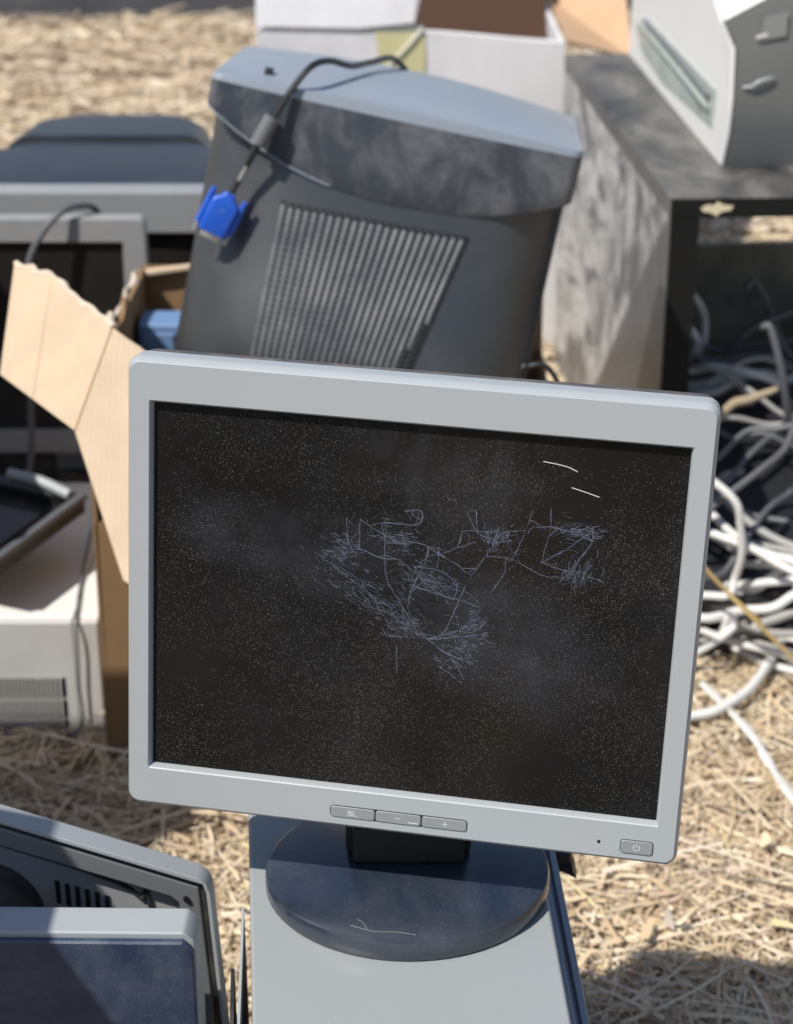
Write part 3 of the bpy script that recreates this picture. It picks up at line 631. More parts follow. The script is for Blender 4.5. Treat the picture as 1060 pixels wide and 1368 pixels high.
P(WC, 'top_edge', tube([(-0.2471, 3.3791, 0.5889), (-0.0675, 3.3797, 0.5883), (0.0675, 3.3791, 0.5862), (0.2025, 3.3797, 0.5748), (0.2984, 3.3791, 0.5680)], .0045, 8, 5), 'card_white', smooth=True)
P(WC, 'flap', sheet([(-0.2491, 3.3710, 0.5984), (-0.0675, 3.3696, 0.5957), (0.0317, 3.3710, 0.6051), (0.0459, 3.3885, 0.6605), (0.0405, 3.4020, 0.7550), (-0.2471, 3.4020, 0.7550)], .008, (0, -1, .2)), 'card_white')
P(WC, 'flap', sheet([(0.3058, 3.4155, 0.5673), (0.4293, 3.4560, 0.5282), (0.4563, 3.9150, 0.5795), (0.4523, 3.9825, 0.7280), (0.3058, 3.9825, 0.7280), (0.3058, 3.9015, 0.5687)], .008, (-.2, -.6, .6)), 'card_tan')
P(WC, 'inner_shade', sheet([(-0.2430, 3.4830, 0.4040), (0.2916, 3.4830, 0.3770), (0.2916, 3.8745, 0.6740), (-0.2430, 3.8745, 0.7010)], .008, (0, -.6, .8)), 'interior_shade')  # dark sheet added for the shaded inside of the open carton
P(WC, 'tape', join(grid(lambda u, v: (-.0378+.085*u+.005*math.sin(7*v), 3.3724-.0016*math.sin(9*u)*v, 0.5889-.20*v), 6, 8), grid(lambda u, v: (-.0378+.085*u, 3.3724+.03*v, 0.5939+.003*v), 6, 2)), 'tape', smooth=True)
P(WC, 'tape_wrinkle', tube([(0.0459, 3.3710, 0.5957), (0.0270, 3.3689, 0.5727), (-0.0054, 3.3696, 0.5390), (-0.0297, 3.3703, 0.5147)], lambda s: .003*(1-.6*s), 6, 5), 'white', smooth=True)

# ------------------------------------------------------------------ desk with the big printer
DA = math.radians(3.0)
DX, DY = Vector((math.cos(DA), math.sin(DA), 0)), Vector((-math.sin(DA), math.cos(DA), 0))
DO = Vector((.3436, 2.2991, .566)); DM = frame4(DO, DX, DY, Vector((0, 0, 1)))
DK = thing('black_desk', 'dusty black desk with a smeared side panel carrying the white printer', 'desk', (DO.x, DO.y, 0))
P(DK, 'desk_top', xf(box(.0, 1.35, .0, .99, -.026, 0), DM), 'desk', bevel=.0015)
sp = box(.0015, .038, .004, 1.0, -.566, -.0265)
side = P(DK, 'side_panel', (sp[0], sp[1]), 'dusty_shaded_panel', bevel=.001)
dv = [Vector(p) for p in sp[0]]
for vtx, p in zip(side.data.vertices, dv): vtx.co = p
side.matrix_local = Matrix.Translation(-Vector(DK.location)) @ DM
P(DK, 'side_panel', xf(box(1.31, 1.348, .004, .98, -.566, -.0265), DM), 'desk_edge')
P(DK, 'edge_band', xf(box(.0016, .0376, -.0015, .0035, -.562, -.0268), DM), 'desk_edge')
P(DK, 'front_edge', xf(box(.0005, 1.3495, -.0010, -.0002, -.0254, -.0010), DM), 'desk_edge')
P(DK, 'shade_panel', xf(box(.042, 1.30, .955, .970, -.566, -.335), DM), 'shade_backing')  # added panel in place of the shaded ground beneath the desk
P(DK, 'sticker', xf(sheet([(x*1.35, -.0022, z*1.35) for x, z in ((.028, -.0095), (.034, -.006), (.040, -.007), (.044, -.0035), (.050, -.0065), (.059, -.0075), (.056, -.012), (.048, -.013), (.043, -.017), (.037, -.0135), (.031, -.013))], .0008, (0, -1, 0)), DM), 'sticker')

PR = thing('office_printer', 'large white office printer with a greenish tray slot standing on the black desk', 'printer', (.7, 2.85, .5665))
zb = .5665
lf = [(.4370, 2.4663, zb), (.4404, 2.4503, .6132), (.4400, 2.4408, .6605), (.4388, 2.4428, .7250), (.4200, 2.4450, .7600), (.4266, 2.7338, .82), (.4104, 3.267, .93), (.4063, 3.267, zb)]
rt = [(x+.75, y+.02, z+(.30 if k == 3 else .40 if k == 4 else .36 if k == 5 else .30 if k == 6 else 0)) for k, (x, y, z) in enumerate(lf)]
V, F = loft([lf, rt], False, True)
def sub(faces):                            # only the vertices these faces use
    used = sorted({i for q in faces for i in q}); m = {i: k for k, i in enumerate(used)}
    return [V[i] for i in used], [tuple(m[i] for i in q) for q in faces]
P(PR, 'body', sub([F[6], F[7], F[8]]), 'white')
P(PR, 'front_panel', sub(F[0:4]), 'printer_side', smooth=True, split=60)
P(PR, 'top_panel', sub(F[4:6]), 'white', smooth=True, split=50)
P(PR, 'left_cheek', sheet([(x-.006, y, z) for x, y, z in lf], .0055, (-1, 0, 0)), 'white', bevel=.003)
win = [(3.2048, .628), (3.0988, .6575), (2.5291, .6563), (2.5311, .6043), (2.9318, .5876), (3.132, .5988)]
wx = lambda y: .437-(y-2.4663)*.0383-.0064
P(PR, 'tray_slot', sheet([(wx(y)-.0012, y, z) for y, z in win], .002, (-1, 0, 0)), 'frosted')
P(PR, 'slot_rail', tube([(wx(3.1)-.004, 3.10, .653), (wx(2.8)-.004, 2.8, .650), (wx(2.55)-.004, 2.55, .642)], .004, 8, 4), 'ferrite', smooth=True)
P(PR, 'slot_ledge', tube([(wx(3.12)-.004, 3.12, .642), (wx(2.8)-.005, 2.8, .636), (wx(2.55)-.005, 2.55, .629)], .0045, 8, 4), 'frosted', smooth=True)
for y, z in ((2.61, .617), (2.555, .630), (2.75, .645), (3.11, .64)):
    P(PR, 'slot_screw', tube([(wx(y)-.002, y, z), (wx(y)-.007, y, z)], .005, 10, 1), 'metal', smooth=True)
P(PR, 'handle', tube([(.449, 2.440, .676), (.460, 2.437, .678), (.468, 2.436, .684), (.482, 2.437, .6885), (.490, 2.44, .687)], lambda s: .0012+.001*math.sin(3*s), 8, 5), 'silver', smooth=True)
P(PR, 'panel_label', sheet([(.466, 2.4405, .735), (.500, 2.4405, .742), (.500, 2.4405, .772), (.470, 2.4405, .765)], .0008, (0, -1, 0)), 'printer_label')
P(PR, 'panel_label', sheet([(.461, 2.4395, .738), (.476, 2.4395, .741), (.476, 2.4395, .745), (.461, 2.4395, .742)], .0006, (0, -1, 0)), 'white')
P(PR, 'foot_rail', box(.45, 1.1, 2.50, 3.2, .5661, .5664), 'black_clean')

# ------------------------------------------------------------------ things behind the desk and the cable heap
def crumple(name, x0, x1, y0, y1, h, m, label, cat, seed):
    r = np.random.default_rng(seed); ph = r.random((10, 3))*6.3; fr = r.uniform(3, 16, (10, 2))
    def f(u, v):
        e = (math.sin(math.pi*min(1, max(0, u)))**.5)*(math.sin(math.pi*v)**.5)
        z = sum(math.sin(fr[k, 0]*u+ph[k, 0]+fr[k, 1]*v+1.5*math.sin(fr[k, 1]*u+ph[k, 1])) for k in range(10))/10
        return (x0+(x1-x0)*u+.02*z, y0+(y1-y0)*v+.03*z, max(.0, h*e*(.8+.35*z)))
    o = mesh(name, *grid(f, 44, 36), M[m], loc=((x0+x1)/2, (y0+y1)/2, 0), smooth=True, split=60)
    return tag(o, label, cat)
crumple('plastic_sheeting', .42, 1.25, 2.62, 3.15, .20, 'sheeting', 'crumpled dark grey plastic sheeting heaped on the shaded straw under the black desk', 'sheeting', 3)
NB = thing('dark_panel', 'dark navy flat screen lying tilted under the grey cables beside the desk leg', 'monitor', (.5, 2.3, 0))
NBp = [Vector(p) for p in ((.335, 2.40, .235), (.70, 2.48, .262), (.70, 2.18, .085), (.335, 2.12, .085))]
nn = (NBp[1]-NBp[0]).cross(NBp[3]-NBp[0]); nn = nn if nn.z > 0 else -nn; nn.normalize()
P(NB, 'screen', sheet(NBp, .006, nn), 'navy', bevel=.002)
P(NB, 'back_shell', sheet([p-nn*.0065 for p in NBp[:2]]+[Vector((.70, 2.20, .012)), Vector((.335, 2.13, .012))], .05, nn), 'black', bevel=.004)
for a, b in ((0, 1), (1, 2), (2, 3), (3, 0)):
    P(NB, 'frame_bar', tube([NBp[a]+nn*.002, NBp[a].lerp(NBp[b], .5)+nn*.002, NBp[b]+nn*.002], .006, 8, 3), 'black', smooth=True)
cables = {
'c3': ([[0.3455, 2.25, 0.1463], [0.41, 2.25, 0.1409], [0.44, 2.25, 0.1355], [0.4755, 2.25, 0.1246], [0.5269, 2.25, 0.1027], [0.5782, 2.25, 0.0862]], .0058, 'w', 'thick white cable arching highest across the coil right of the monitor'),
'c4': ([[0.3375, 2.2, 0.1742], [0.4067, 2.2, 0.1498], [0.4419, 2.2, 0.1316], [0.4862, 2.2, 0.1241], [0.5174, 2.2, 0.123], [0.5638, 2.2, 0.1262]], .0058, 'w', 'white cable dipping below the topmost white cable of the coil'),
'c5': ([[0.3776, 2.12, 0.2605], [0.4163, 2.12, 0.2354], [0.4264, 2.12, 0.1998], [0.4313, 2.12, 0.1586], [0.4265, 2.12, 0.1221], [0.4163, 2.12, 0.1063], [0.3791, 2.12, 0.0958]], .0050, 'w', 'white cable hanging upright in front of the coil beside the monitor frame'),
'c6': ([[0.346, 2.15, 0.0807], [0.394, 2.15, 0.0828], [0.4274, 2.15, 0.0861], [0.4643, 2.15, 0.1042], [0.5063, 2.15, 0.1392], [0.5391, 2.15, 0.1758]], .0062, 'w', 'white cable rising to the right below the hanging loop'),
'c7': ([[0.3489, 2.1, 0.0805], [0.3913, 2.1, 0.0816], [0.4335, 2.1, 0.0847], [0.4701, 2.1, 0.0974], [0.499, 2.1, 0.111], [0.5416, 2.1, 0.1371]], .0060, 'w', 'lowest bright white cable curving along the bottom of the coil'),
'c8': ([[0.3598, 2.17, 0.0576], [0.4422, 2.17, 0.0598], [0.4661, 2.17, 0.0652], [0.4941, 2.17, 0.0793], [0.5145, 2.17, 0.0901], [0.5586, 2.17, 0.1137]], .0060, 'w', 'short visible white cable between the two lower white curves of the coil'),
'c9': ([[0.3568, 2.13, 0.0175], [0.4044, 2.13, 0.0262], [0.4322, 2.13, 0.0414], [0.4699, 2.13, 0.05], [0.5087, 2.13, 0.0672], [0.5523, 2.13, 0.0907]], .0065, 'g', 'pale grey cable at the shaded underside of the coil'),
'c10': ([[0.3508, 2.09, 0.026], [0.3832, 2.09, 0.0389], [0.4102, 2.09, 0.0581], [0.4253, 2.09, 0.0709], [0.4177, 2.09, 0.0846]], .0052, 'w', 'white cable end hooking up at the bottom left of the coil'),
'c11': ([[0.3586, 2.25, 0.0917], [0.3989, 2.25, 0.084], [0.4492, 2.25, 0.0785], [0.4986, 2.25, 0.084], [0.5299, 2.25, 0.0917], [0.5782, 2.25, 0.0862]], .0060, 'g', 'grey cable lying level inside the middle of the coil'),
'c12': ([[0.3554, 2.22, 0.0787], [0.4049, 2.22, 0.0765], [0.4635, 2.22, 0.0841], [0.5036, 2.22, 0.0765], [0.5375, 2.22, 0.0841]], .0060, 'g', 'grey wavy cable under the hanging white loop'),
'c13': ([[0.3666, 2.2, 0.0113], [0.4257, 2.2, 0.0169], [0.4745, 2.2, 0.0258], [0.5244, 2.2, 0.0424], [0.5695, 2.2, 0.0666]], .0065, 'g', 'grey cable at ground level behind the coil'),
'u1': ([[.392, 2.56, .389], [.4133, 2.56, .3671], [.4318, 2.56, .3460], [.4433, 2.56, .3180], [.4402, 2.56, .2840], [.4202, 2.56, .2590], [.396, 2.56, .2499]], .0052, 'w', 'white cable loop curving out beside the desk leg'),
'u2': ([[.392, 2.50, .3610], [.4065, 2.50, .3360], [.4228, 2.50, .3106], [.4169, 2.50, .2884], [.392, 2.50, .2828]], .0056, 'w', 'short white cable bend below the loop by the desk leg'),
'u3': ([[0.3743, 2.45, 0.2729], [0.4101, 2.45, 0.2817], [0.446, 2.45, 0.2872], [0.4879, 2.45, 0.2828], [0.5255, 2.45, 0.2674], [0.5346, 2.45, 0.2452]], .0062, 'w', 'white cable bowed over the top of the upper tangle'),
'u4': ([[0.3829, 2.5, 0.2379], [0.4251, 2.5, 0.2435], [0.4827, 2.5, 0.2548], [0.5302, 2.5, 0.257], [0.5517, 2.5, 0.2537], [0.5935, 2.5, 0.2604]], .0075, 'w', 'thick white cable lying flat through the upper tangle'),
'u5': ([[0.3685, 2.4, 0.2584], [0.3985, 2.4, 0.2704], [0.4339, 2.4, 0.2747], [0.4639, 2.4, 0.2834]], .0058, 'g', 'pale grey cable at the front of the upper tangle'),
'g1': ([[0.5002, 2.15, 0.3474], [0.4815, 2.15, 0.298], [0.4562, 2.15, 0.266], [0.4126, 2.15, 0.2253], [0.3771, 2.15, 0.1945], [0.3411, 2.15, 0.1654]], .0045, 'd', 'grey cable slanting down across the dark navy screen'),
'g2': ([[0.4826, 2.3, 0.3938], [0.4984, 2.3, 0.3427], [0.5106, 2.3, 0.2907], [0.5274, 2.3, 0.2326], [0.5596, 2.3, 0.1841]], .0050, 'd', 'charcoal cable hanging steeply at the right edge of the navy screen'),
'g3': ([[0.3568, 2.2, 0.1742], [0.3823, 2.2, 0.2265], [0.4085, 2.2, 0.2626], [0.4445, 2.2, 0.2882], [0.4817, 2.2, 0.2963], [0.5278, 2.2, 0.3084]], .0038, 'd', 'thin charcoal cable bowed over the corner of the navy screen'),
'g4': ([[0.3764, 2.35, 0.20], [0.4376, 2.35, 0.198], [0.4992, 2.35, 0.195], [0.56, 2.35, 0.197]], .0038, 'd', 'thin charcoal cable stretched level over the navy screen'),
'g5': ([[0.4951, 2.5, 0.40], [0.5201, 2.5, 0.36], [0.5464, 2.5, 0.30], [0.5987, 2.5, 0.265]], .0050, 'd', 'charcoal cable trailing down the front of the dark sheeting'),
'g6': ([[0.46, 2.5, 0.27], [0.49, 2.49, 0.33], [0.55, 2.48, 0.36], [0.60, 2.5, 0.37]], .0050, 'd', 'charcoal cable climbing to the right over the dark sheeting'),
}
cm = {'w': 'cable_white', 'g': 'cable_grey', 'd': 'cable_dim'}
for k, (pts, r, kind, lab) in cables.items():
    pts = [Vector(p) for p in pts]
    for i, p in enumerate(pts): p.y += random.uniform(-.012, .012)
    # let both ends run on behind the frame or the heap
    e0 = pts[0]+(pts[0]-pts[1])*.6; e0.z = max(r+.004, e0.z-.03); e1 = pts[-1]+(pts[-1]-pts[-2])*.8; e1.z = max(r+.004, e1.z-.04)
    o = mesh('cable', *tube([e0]+pts+[e1], r, 10, 8), M[cm[kind]], loc=tuple(pts[0]), smooth=True)
    tag(o, lab, 'cable', 'cables heaped right of the flat monitor')
for k in range(13):
    cx, cy, rx_, ry_ = .62+random.uniform(-.02, .03), 2.22+random.uniform(-.03, .03), random.uniform(.19, .25), random.uniform(.12, .20)
    z0 = .02+.0105*k; a0 = random.uniform(0, 6); r = random.uniform(.0036, .0056)
    pts = [(cx+rx_*math.cos(a)*(1+.05*math.sin(3*a+k)), cy+ry_*math.sin(a), max(r+.006, z0+.035*math.sin(a+.4*k)+.012*math.sin(3*a+k))) for a in [a0+2*math.pi*1.02*i/22 for i in range(23)]]
    o = mesh('cable', *tube(pts, r, 9, 4), M['cable_white' if k % 3 else 'cable_grey'], loc=pts[0], smooth=True)
    tag(o, 'pale cable wound in a round loop within the coil right of the monitor', 'cable', 'looped cables of the coil')
for k in range(9):
    x0, y0 = random.uniform(.33, .42), random.uniform(2.16, 2.44); x1 = random.uniform(.58, .72); y1 = y0+random.uniform(-.10, .10)
    hz = lambda y: .105+.60*(min(y, 2.42)-2.14)+.012
    pts = []
    for i in range(7):
        t_ = i/6; x = x0+(x1-x0)*t_; y = y0+(y1-y0)*t_+.05*math.sin(3.2*t_+k)
        pts.append((x, y, hz(y)+.02*abs(math.sin(2.3*t_*3+k))+.004))
    o = mesh('cable', *tube(pts, random.uniform(.0028, .0046), 8, 6), M['cable_dim' if k % 3 else 'cable_grey'], loc=pts[0], smooth=True)
    tag(o, 'thin dull grey cable strung across the dark navy screen below the desk', 'cable', 'dull grey cables over the navy screen')
gc = [[0.20, 1.99, 0.02], [0.2973, 1.9538, 0.014], [0.3574, 1.9644, 0.016], [0.3911, 1.977, 0.018], [0.4353, 2.0227, 0.02], [0.4772, 2.0996, 0.022], [0.5319, 2.2241, 0.02], [0.5879, 2.361, 0.015], [.66, 2.5, .015]]
tag(mesh('cable', *tube(gc, .0062, 12, 8), M['cable_white'], loc=gc[0], smooth=True), 'long thick white cable sweeping over the sunlit straw below the coil', 'cable', 'cables heaped right of the flat monitor')
g2 = [[0.3829, 2.05, 0.012], [0.4191, 1.9275, 0.016], [0.4321, 1.8522, 0.014], [0.4456, 1.7663, 0.016], [0.461, 1.7005, 0.014], [.50, 1.6, .012]]
tag(mesh('rope', *tube(g2, lambda s: .0058+.0012*math.sin(40*s), 8, 8, .6), M['cable_white'], loc=g2[0], smooth=True), 'frayed flat white cord lying straight on the straw below the long white cable', 'cord')
for l, lab in (([[.340, 2.05, .21], [0.368, 2.05, 0.1796], [.395, 2.05, .150], [0.4222, 2.05, 0.1227], [.45, 2.06, .095]], 'yellow straw stalk leaning across the hanging white cable'), ([[.40, 2.03, .15], [0.428, 2.02, 0.1237], [.465, 2.02, .085], [0.5009, 2.02, 0.0484], [.54, 2.02, .012]], 'yellow straw stalk leaning from the coil down to the long white cable')):
    tag(mesh('straw_stalk', *tube(l, .0028, 7, 4), M['straw_stalk'], loc=l[-1], smooth=True), lab, 'straw')
tag(mesh('dry_stick', *tube([[0.415, 2.29, 0.265], [0.44, 2.3, 0.29], [0.4607, 2.3, 0.297], [0.4983, 2.3, 0.312]], lambda s: .004+.003*math.sin(3.1*s), 8, 4), M['dry_wood'], loc=(.41, 2.29, .26), smooth=True), 'short pale brown stick lying on the upper edge of the navy screen', 'stick')
tag(mesh('cable', *tube([[.125, 1.9, .40], [0.1315, 1.88, 0.4835], [0.1416, 1.88, 0.4928], [0.1567, 1.88, 0.4936], [0.1683, 1.88, 0.481], [0.1747, 1.88, 0.458], [.176, 1.89, .38], [.17, 1.92, .2], [.16, 1.9, .01]], .0030, 10, 8), M['cable_black'], loc=(.16, 1.9, .01), smooth=True), 'small black cable loop peeping over the silver monitor against the dusty desk panel', 'cable')

# ------------------------------------------------------------------ left: far tube monitor, silver monitor, white desktop computer
FC = thing('tube_monitor', 'dark grey tube monitor with a pale bezel at the far left on the straw', 'monitor', (-.48, 2.8, 0))
P(FC, 'bezel', loft([[(x, y, z) for x, z in rrect(w, h, r, 4, -.432, .285)] for w, h, r, y in ((.465, .418, .008, 2.66), (.468, .424, .010, 2.606), (.464, .420, .008, 2.600), (.385, .308, .012, 2.600), (.375, .296, .010, 2.615))], False, False), 'far_bezel', smooth=True, split=35)
P(FC, 'screen', grid(lambda u, v: (-.432+(u-.5)*.377, 2.614-.012*math.cos((u-.5)*2.6)*math.cos((v-.5)*2.6)+.004, .285+(v-.5)*.298), 10, 10), 'glass_dark', smooth=True)
P(FC, 'housing', loft([[(x, y, z) for x, z in rrect(w, h, r, 6, -.445, cz)] for w, h, r, y, cz in ((.440, .412, .03, 2.6605, .281), (.435, .410, .04, 2.75, .290), (.40, .40, .05, 2.86, .300), (.34, .39, .06, 2.93, .300))]), 'far_crt', smooth=True, split=40)
P(FC, 'tail_cover', loft([[(x, y, z) for x, z in rrect(w, h, r, 6, -.455, cz)] for w, h, r, y, cz in ((.325, .34, .04, 2.925, .335), (.31, .34, .05, 3.05, .335), (.27, .32, .06, 3.15, .33), (.20, .2, .06, 3.17, .30))]), 'far_crt', smooth=True, split=40)
P(FC, 'foot', loft([[(-.445+r*math.cos(a), 2.80+r*math.sin(a), z) for a in [2*math.pi*k/32 for k in range(32)]] for r, z in ((.13, .0), (.13, .02), (.08, .09), (.08, .105))]), 'far_crt', smooth=True)

SM = thing('flat_monitor', 'pale silver framed monitor with dark screen behind the white desktop computer', 'monitor', (-.55, 2.45, 0))
def SR(w, h, r, y): return [(x, y, z) for x, z in rrect(w, h, r, 5, -.545, .340)]
P(SM, 'bezel', loft([SR(.420, .332, .010, 2.45), SR(.424, .336, .012, 2.424), SR(.420, .332, .011, 2.419), SR(.364, .272, .004, 2.419), SR(.358, .266, .004, 2.427)], False, False), 'far_bezel', smooth=True, split=35)
P(SM, 'screen', grid(lambda u, v: (-.545+(u-.5)*.362, 2.4262, .340+(v-.5)*.27), 2, 2), 'glass_dark')
P(SM, 'back_shell', loft([SR(.418, .330, .012, 2.4505), SR(.40, .31, .014, 2.475), SR(.25, .2, .02, 2.49)]), 'black', smooth=True, split=40)
P(SM, 'stand', join(box(-.60, -.49, 2.46, 2.50, .012, .30), box(-.66, -.43, 2.43, 2.57, .0, .0115)), 'black', bevel=.003)
mc = [[-.395, 2.50, .40], [-.398, 2.485, .47], [-0.405, 2.465, 0.508], [-0.4200, 2.43, 0.5220], [-0.4400, 2.408, 0.5200], [-0.4650, 2.395, 0.4950], [-0.4845, 2.385, 0.4567], [-0.494, 2.375, 0.3942], [-0.492, 2.375, 0.3116], [-0.495, 2.37, 0.2481], [-0.498, 2.365, 0.1985], [-0.503, 2.355, 0.170], [-.52, 2.33, .166]]
tag(mesh('cable', *tube(mc, .0044, 10, 8), M['cable_dim'], loc=mc[-1], smooth=True), 'grey cable hooked over the silver framed monitor and hanging down behind the flap', 'cable')

WP = thing('desktop_computer', 'flat white desktop computer with three dark front grilles lying on the straw', 'computer', (-.55, 2.13, 0))
wx0, wx1, wy0, wy1, wz = -.83, -.3475, 1.938, 2.352, .158
P(WP, 'case', box(wx0, wx1, wy0+.012, wy1, .006, wz), 'white', bevel=.004)
P(WP, 'front_cover', box(wx0, wx1, wy0, wy0+.0115, .002, wz-.001), 'white_grille', bevel=.003)
P(WP, 'side_strip', box(-.3785, -.3775, wy0-.0004, wy0+.4, .004, wz+.0006), 'cable_dim')
for z0, z1 in ((.058, .083), (.030, .053), (.004, .026)):
    g = P(WP, 'grille', box(wx0+.02, -.391, wy0-.0006, wy0+.002, z0, z1), 'black_clean')
    bars = [box(x-.0011, x+.0011, wy0-.0028, wy0-.0006, z0, z1) for x in np.arange(wx0+.024, -.393, .0056)]
    o = P(g, 'grille_bars', join(*bars), 'white_grille'); o['kind'] = 'stuff'
P(WP, 'foot', box(wx0+.02, wx0+.06, wy0+.02, wy0+.06, 0, .0055), 'black_clean')
P(WP, 'foot', box(wx1-.06, wx1-.02, wy0+.02, wy0+.06, 0, .0055), 'black_clean')
tag(mesh('carton_scrap', *sheet([(-.3455, 1.96, .0), (-.3425, 2.30, .0), (-.3425, 2.33, .215), (-.3455, 2.22, .20), (-.3455, 1.96, .155)], .0025, (-1, 0, 0)), M['card_tan'], loc=(-.344, 2.1, 0)), 'strip of torn brown cardboard wedged beside the white desktop computer', 'cardboard')
# black open tray leaning across the computer
TR = thing('paper_tray', 'black open plastic tray lying askew on the white desktop computer', 'tray', (-.50, 2.05, .16))
tO = Vector((-.385, 2.115, .240)); tx = Vector((-.385, -.923, -.02)).normalized(); ty = Vector((-.923, .385, .03)); ty = (ty-tx*ty.dot(tx)).normalized(); tz = tx.cross(ty).normalized(); tz = tz if tz.z > 0 else -tz
TM = frame4(tO, tx, ty, tz)
P(TR, 'tray_floor', xf(box(.006, .19, .006, .28, -.022, -.018), TM), 'black')
for q in ((0, .196, 0, .0055), (0, .196, .2805, .286)):
    P(TR, 'tray_wall', xf(box(q[0], q[1], q[2], q[3], -.022, -.006), TM), 'black_clean')
P(TR, 'tray_wall', xf(box(0, .0055, .0058, .28, -.022, -.006), TM), 'black_clean')
P(TR, 'tray_wall', xf(box(.1905, .196, .0058, .28, -.022, -.006), TM), 'black_clean')
P(TR, 'rim', xf(join(box(-.003, .20, -.003, .008, -.0055, .003), box(-.003, .20, .278, .289, -.0055, .003), box(-.003, .008, .0085, .2775, -.0055, .003)), TM), 'cable_dim', bevel=.0015)
P(TR, 'support_leg', xf(box(.12, .135, .20, .215, -.070, -.0225), TM), 'black_clean')
P(TR, 'support_leg', xf(box(.15, .165, .24, .255, -.070, -.0225), TM), 'black_clean')
P(TR, 'roller', xf(tube([(.012, .012, .004), (.004, .06, .010), (.004, .105, .012)], .007, 10, 4), TM), 'silver', smooth=True)
P(TR, 'inner_plate', xf(box(.05, .17, .03, .24, -.0175, -.008), TM), 'cable_dim', bevel=.003)
tag(mesh('cable', *tube([[-.40, 2.33, .162], [-.392, 2.2, .1625], [-.383, 2.05, .1625], [-.3745, 1.955, .162], [-.372, 1.932, .150], [-.3735, 1.930, .08], [-.376, 1.929, .02], [-.42, 1.90, .012]], .0016, 8, 8), M['cable_dim'], loc=(-.42, 1.9, .01), smooth=True), 'thin dark wire running over the edge of the white desktop computer', 'cable')

# ------------------------------------------------------------------ bottom left: two monitors seen from behind
NM = thing('flat_monitor', 'navy backed monitor with pale grey top rim nearest at the bottom left', 'monitor', (-.28, 1.09, 0))
fr = [(-.46, .0), (-.140, .0), (-.1395, .345), (-.1415, .354), (-.148, .360), (-.46, .3635)]
P(NM, 'rim', loft([[(x, 1.104, z) for x, z in fr], [(x-.001, 1.074, z) for x, z in fr]]), 'silver', bevel=.002)
bk = [(-.458, .003), (-.1425, .003), (-.1420, .344), (-.144, .3505), (-.149, .3555), (-.458, .3590)]
P(NM, 'back_cover', loft([[(x, 1.0735, z) for x, z in bk], [(x, 1.070, z) for x, z in bk], [(x*1.0-.0012, 1.0685, z-.0014) for x, z in bk]]), 'navy_dusty', smooth=True, split=30)
P(NM, 'foot', box(-.36, -.22, 1.03, 1.16, 0, .012), 'black', bevel=.003)

RMt = math.radians(15.5)
rx, rz = Vector((math.cos(RMt), .0, -math.sin(RMt))), Vector((math.sin(RMt)*.35, .0, math.cos(RMt))).normalized()
RO = Vector((-.1395, 1.16, .342))
RX = Vector((.945, -.02, -.327)).normalized(); RD = Vector((.062, -.03, -1)).normalized(); RY = RX.cross(RD); RY = RY if RY.y > 0 else -RY; RY.normalize()
RMx = frame4(RO, RX, RY, RD)             # x to the right along the top edge, y away, z down the right edge
RM = thing('tube_monitor', 'tilted monitor shell with white rim, vent slots and a screw behind the navy one', 'monitor', (-.28, 1.17, 0))
def L_(pts, y0, y1): return xf(loft([[(x, y0, z) for x, z in pts], [(x, y1, z) for x, z in pts]]), RMx)
P(RM, 'rim', join(L_([(-.40, 0), (-.010, 0), (-.003, .003), (0, .010), (0, .36), (-.0035, .36), (-.0035, .0115), (-.0055, .0045), (-.40, .0035)], 0, .021)), 'silver', bevel=.001)
P(RM, 'step', join(L_([(-.40, .0040), (-.0065, .0050), (-.0042, .012), (-.0042, .36), (-.0085, .36), (-.0085, .0095), (-.40, .0075)], .005, .020)), 'black', bevel=.001)
P(RM, 'recess_wall', join(L_([(-.40, .0080), (-.0095, .0100), (-.0090, .36), (-.026, .36), (-.027, .030), (-.034, .026), (-.40, .026)], .003, .020)), 'ferrite', bevel=.0015)
P(RM, 'inner_panel', L_([(-.40, .0265), (-.0345, .0265), (-.0275, .031), (-.0265, .36), (-.40, .36)], .014, .020), 'far_bezel')
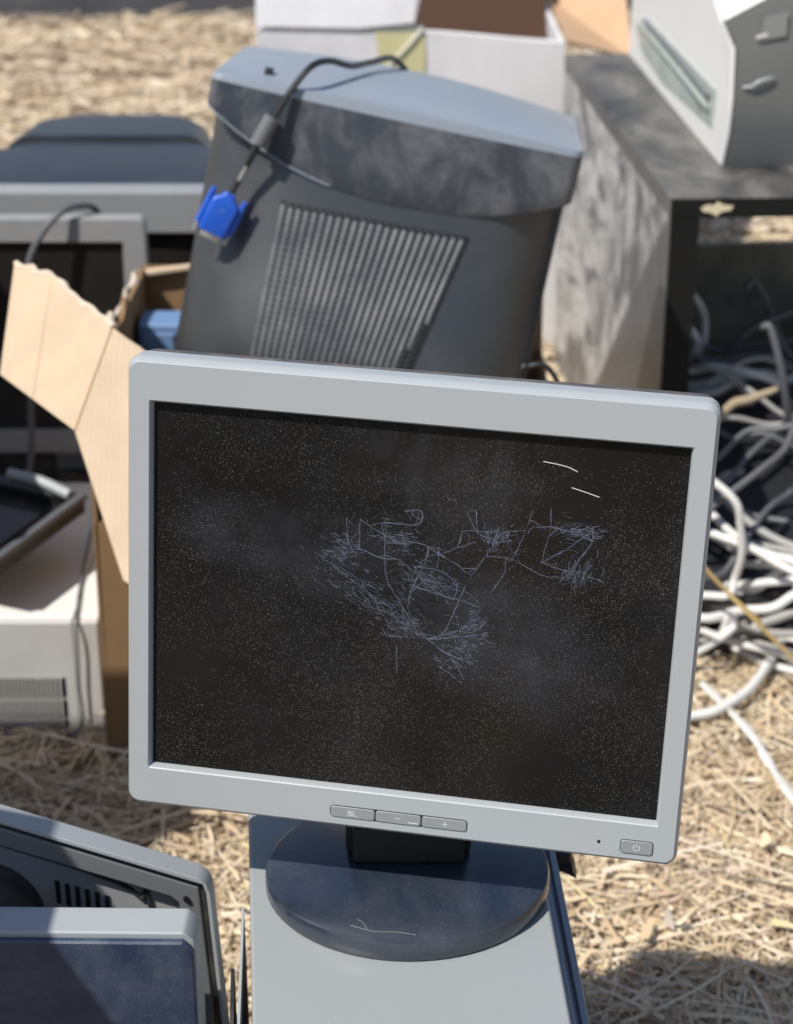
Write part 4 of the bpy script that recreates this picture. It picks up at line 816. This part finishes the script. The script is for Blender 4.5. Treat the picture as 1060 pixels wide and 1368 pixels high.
P(RM, 'inner_lip', xf(tube([(-.40, .0125, .0305), (-.16, .0125, .0305), (-.085, .0125, .033), (-.060, .0125, .042), (-.052, .0125, .060), (-.050, .0125, .34)], .0022, 8, 6), RMx), 'black', smooth=True)
P(RM, 'tube_cover', xf(loft([[(x-.30, y, z+.20) for x, z in rrect(w, h, .03, 6)] for w, h, y in ((.32, .30, .0135), (.30, .28, -.012), (.24, .22, -.03))]), RMx), 'black', smooth=True, split=40)
for k in range(6):
    xx = -.128+k*.0078
    P(RM, 'vent_slot', L_([(xx, .050), (xx+.0036, .050), (xx+.0024, .070), (xx-.0012, .070)], .0128, .0139), 'black_clean')
P(RM, 'screw', xf(tube([(-.0200, .0029, .0235), (-.0200, .0009, .0235)], .0028, 12, 1), RMx), 'black_clean', smooth=True)
P(RM, 'foot', box(-.40, -.2, 1.15, 1.28, 0, .01), 'black')

# ------------------------------------------------------------------ unseen cartons and table added at left to cast shade
def carton(name, x0, x1, y0, y1, z1, label):
    t = thing(name, label, 'carton', ((x0+x1)/2, (y0+y1)/2, 0))
    P(t, 'body', box(x0, x1, y0, y1, 0, z1), 'card_brown', bevel=.003)
    P(t, 'tape', box((x0+x1)/2-.03, (x0+x1)/2+.03, y0+.002, y1-.002, z1+.0003, z1+.0009), 'tape')
carton('shade_carton', -1.35, -.73, 1.29, 1.49, .98, 'tall unseen brown carton added left of the monitors to cast shade')  # added out of view to shade the straw before the white computer
FT = thing('shade_table', 'unseen plain table added left of the white desktop computer to cast shade', 'table', (-1.1, 2.1, 0))  # added out of view so its top shades the white computer
P(FT, 'shade_table_top', box(-1.6, -.687, 1.776, 2.38, .675, .70), 'far_bezel', bevel=.003)
for x in (-1.55, -1.02):
    for y in (1.82, 2.33): P(FT, 'shade_table_leg', box(x-.012, x+.012, y-.012, y+.012, 0, .6748), 'black')
carton('shade_carton', -1.0, -.515, .70, .96, .86, 'unseen brown carton added left of the navy backed monitor to cast shade')  # added out of view to shade the two nearest monitors
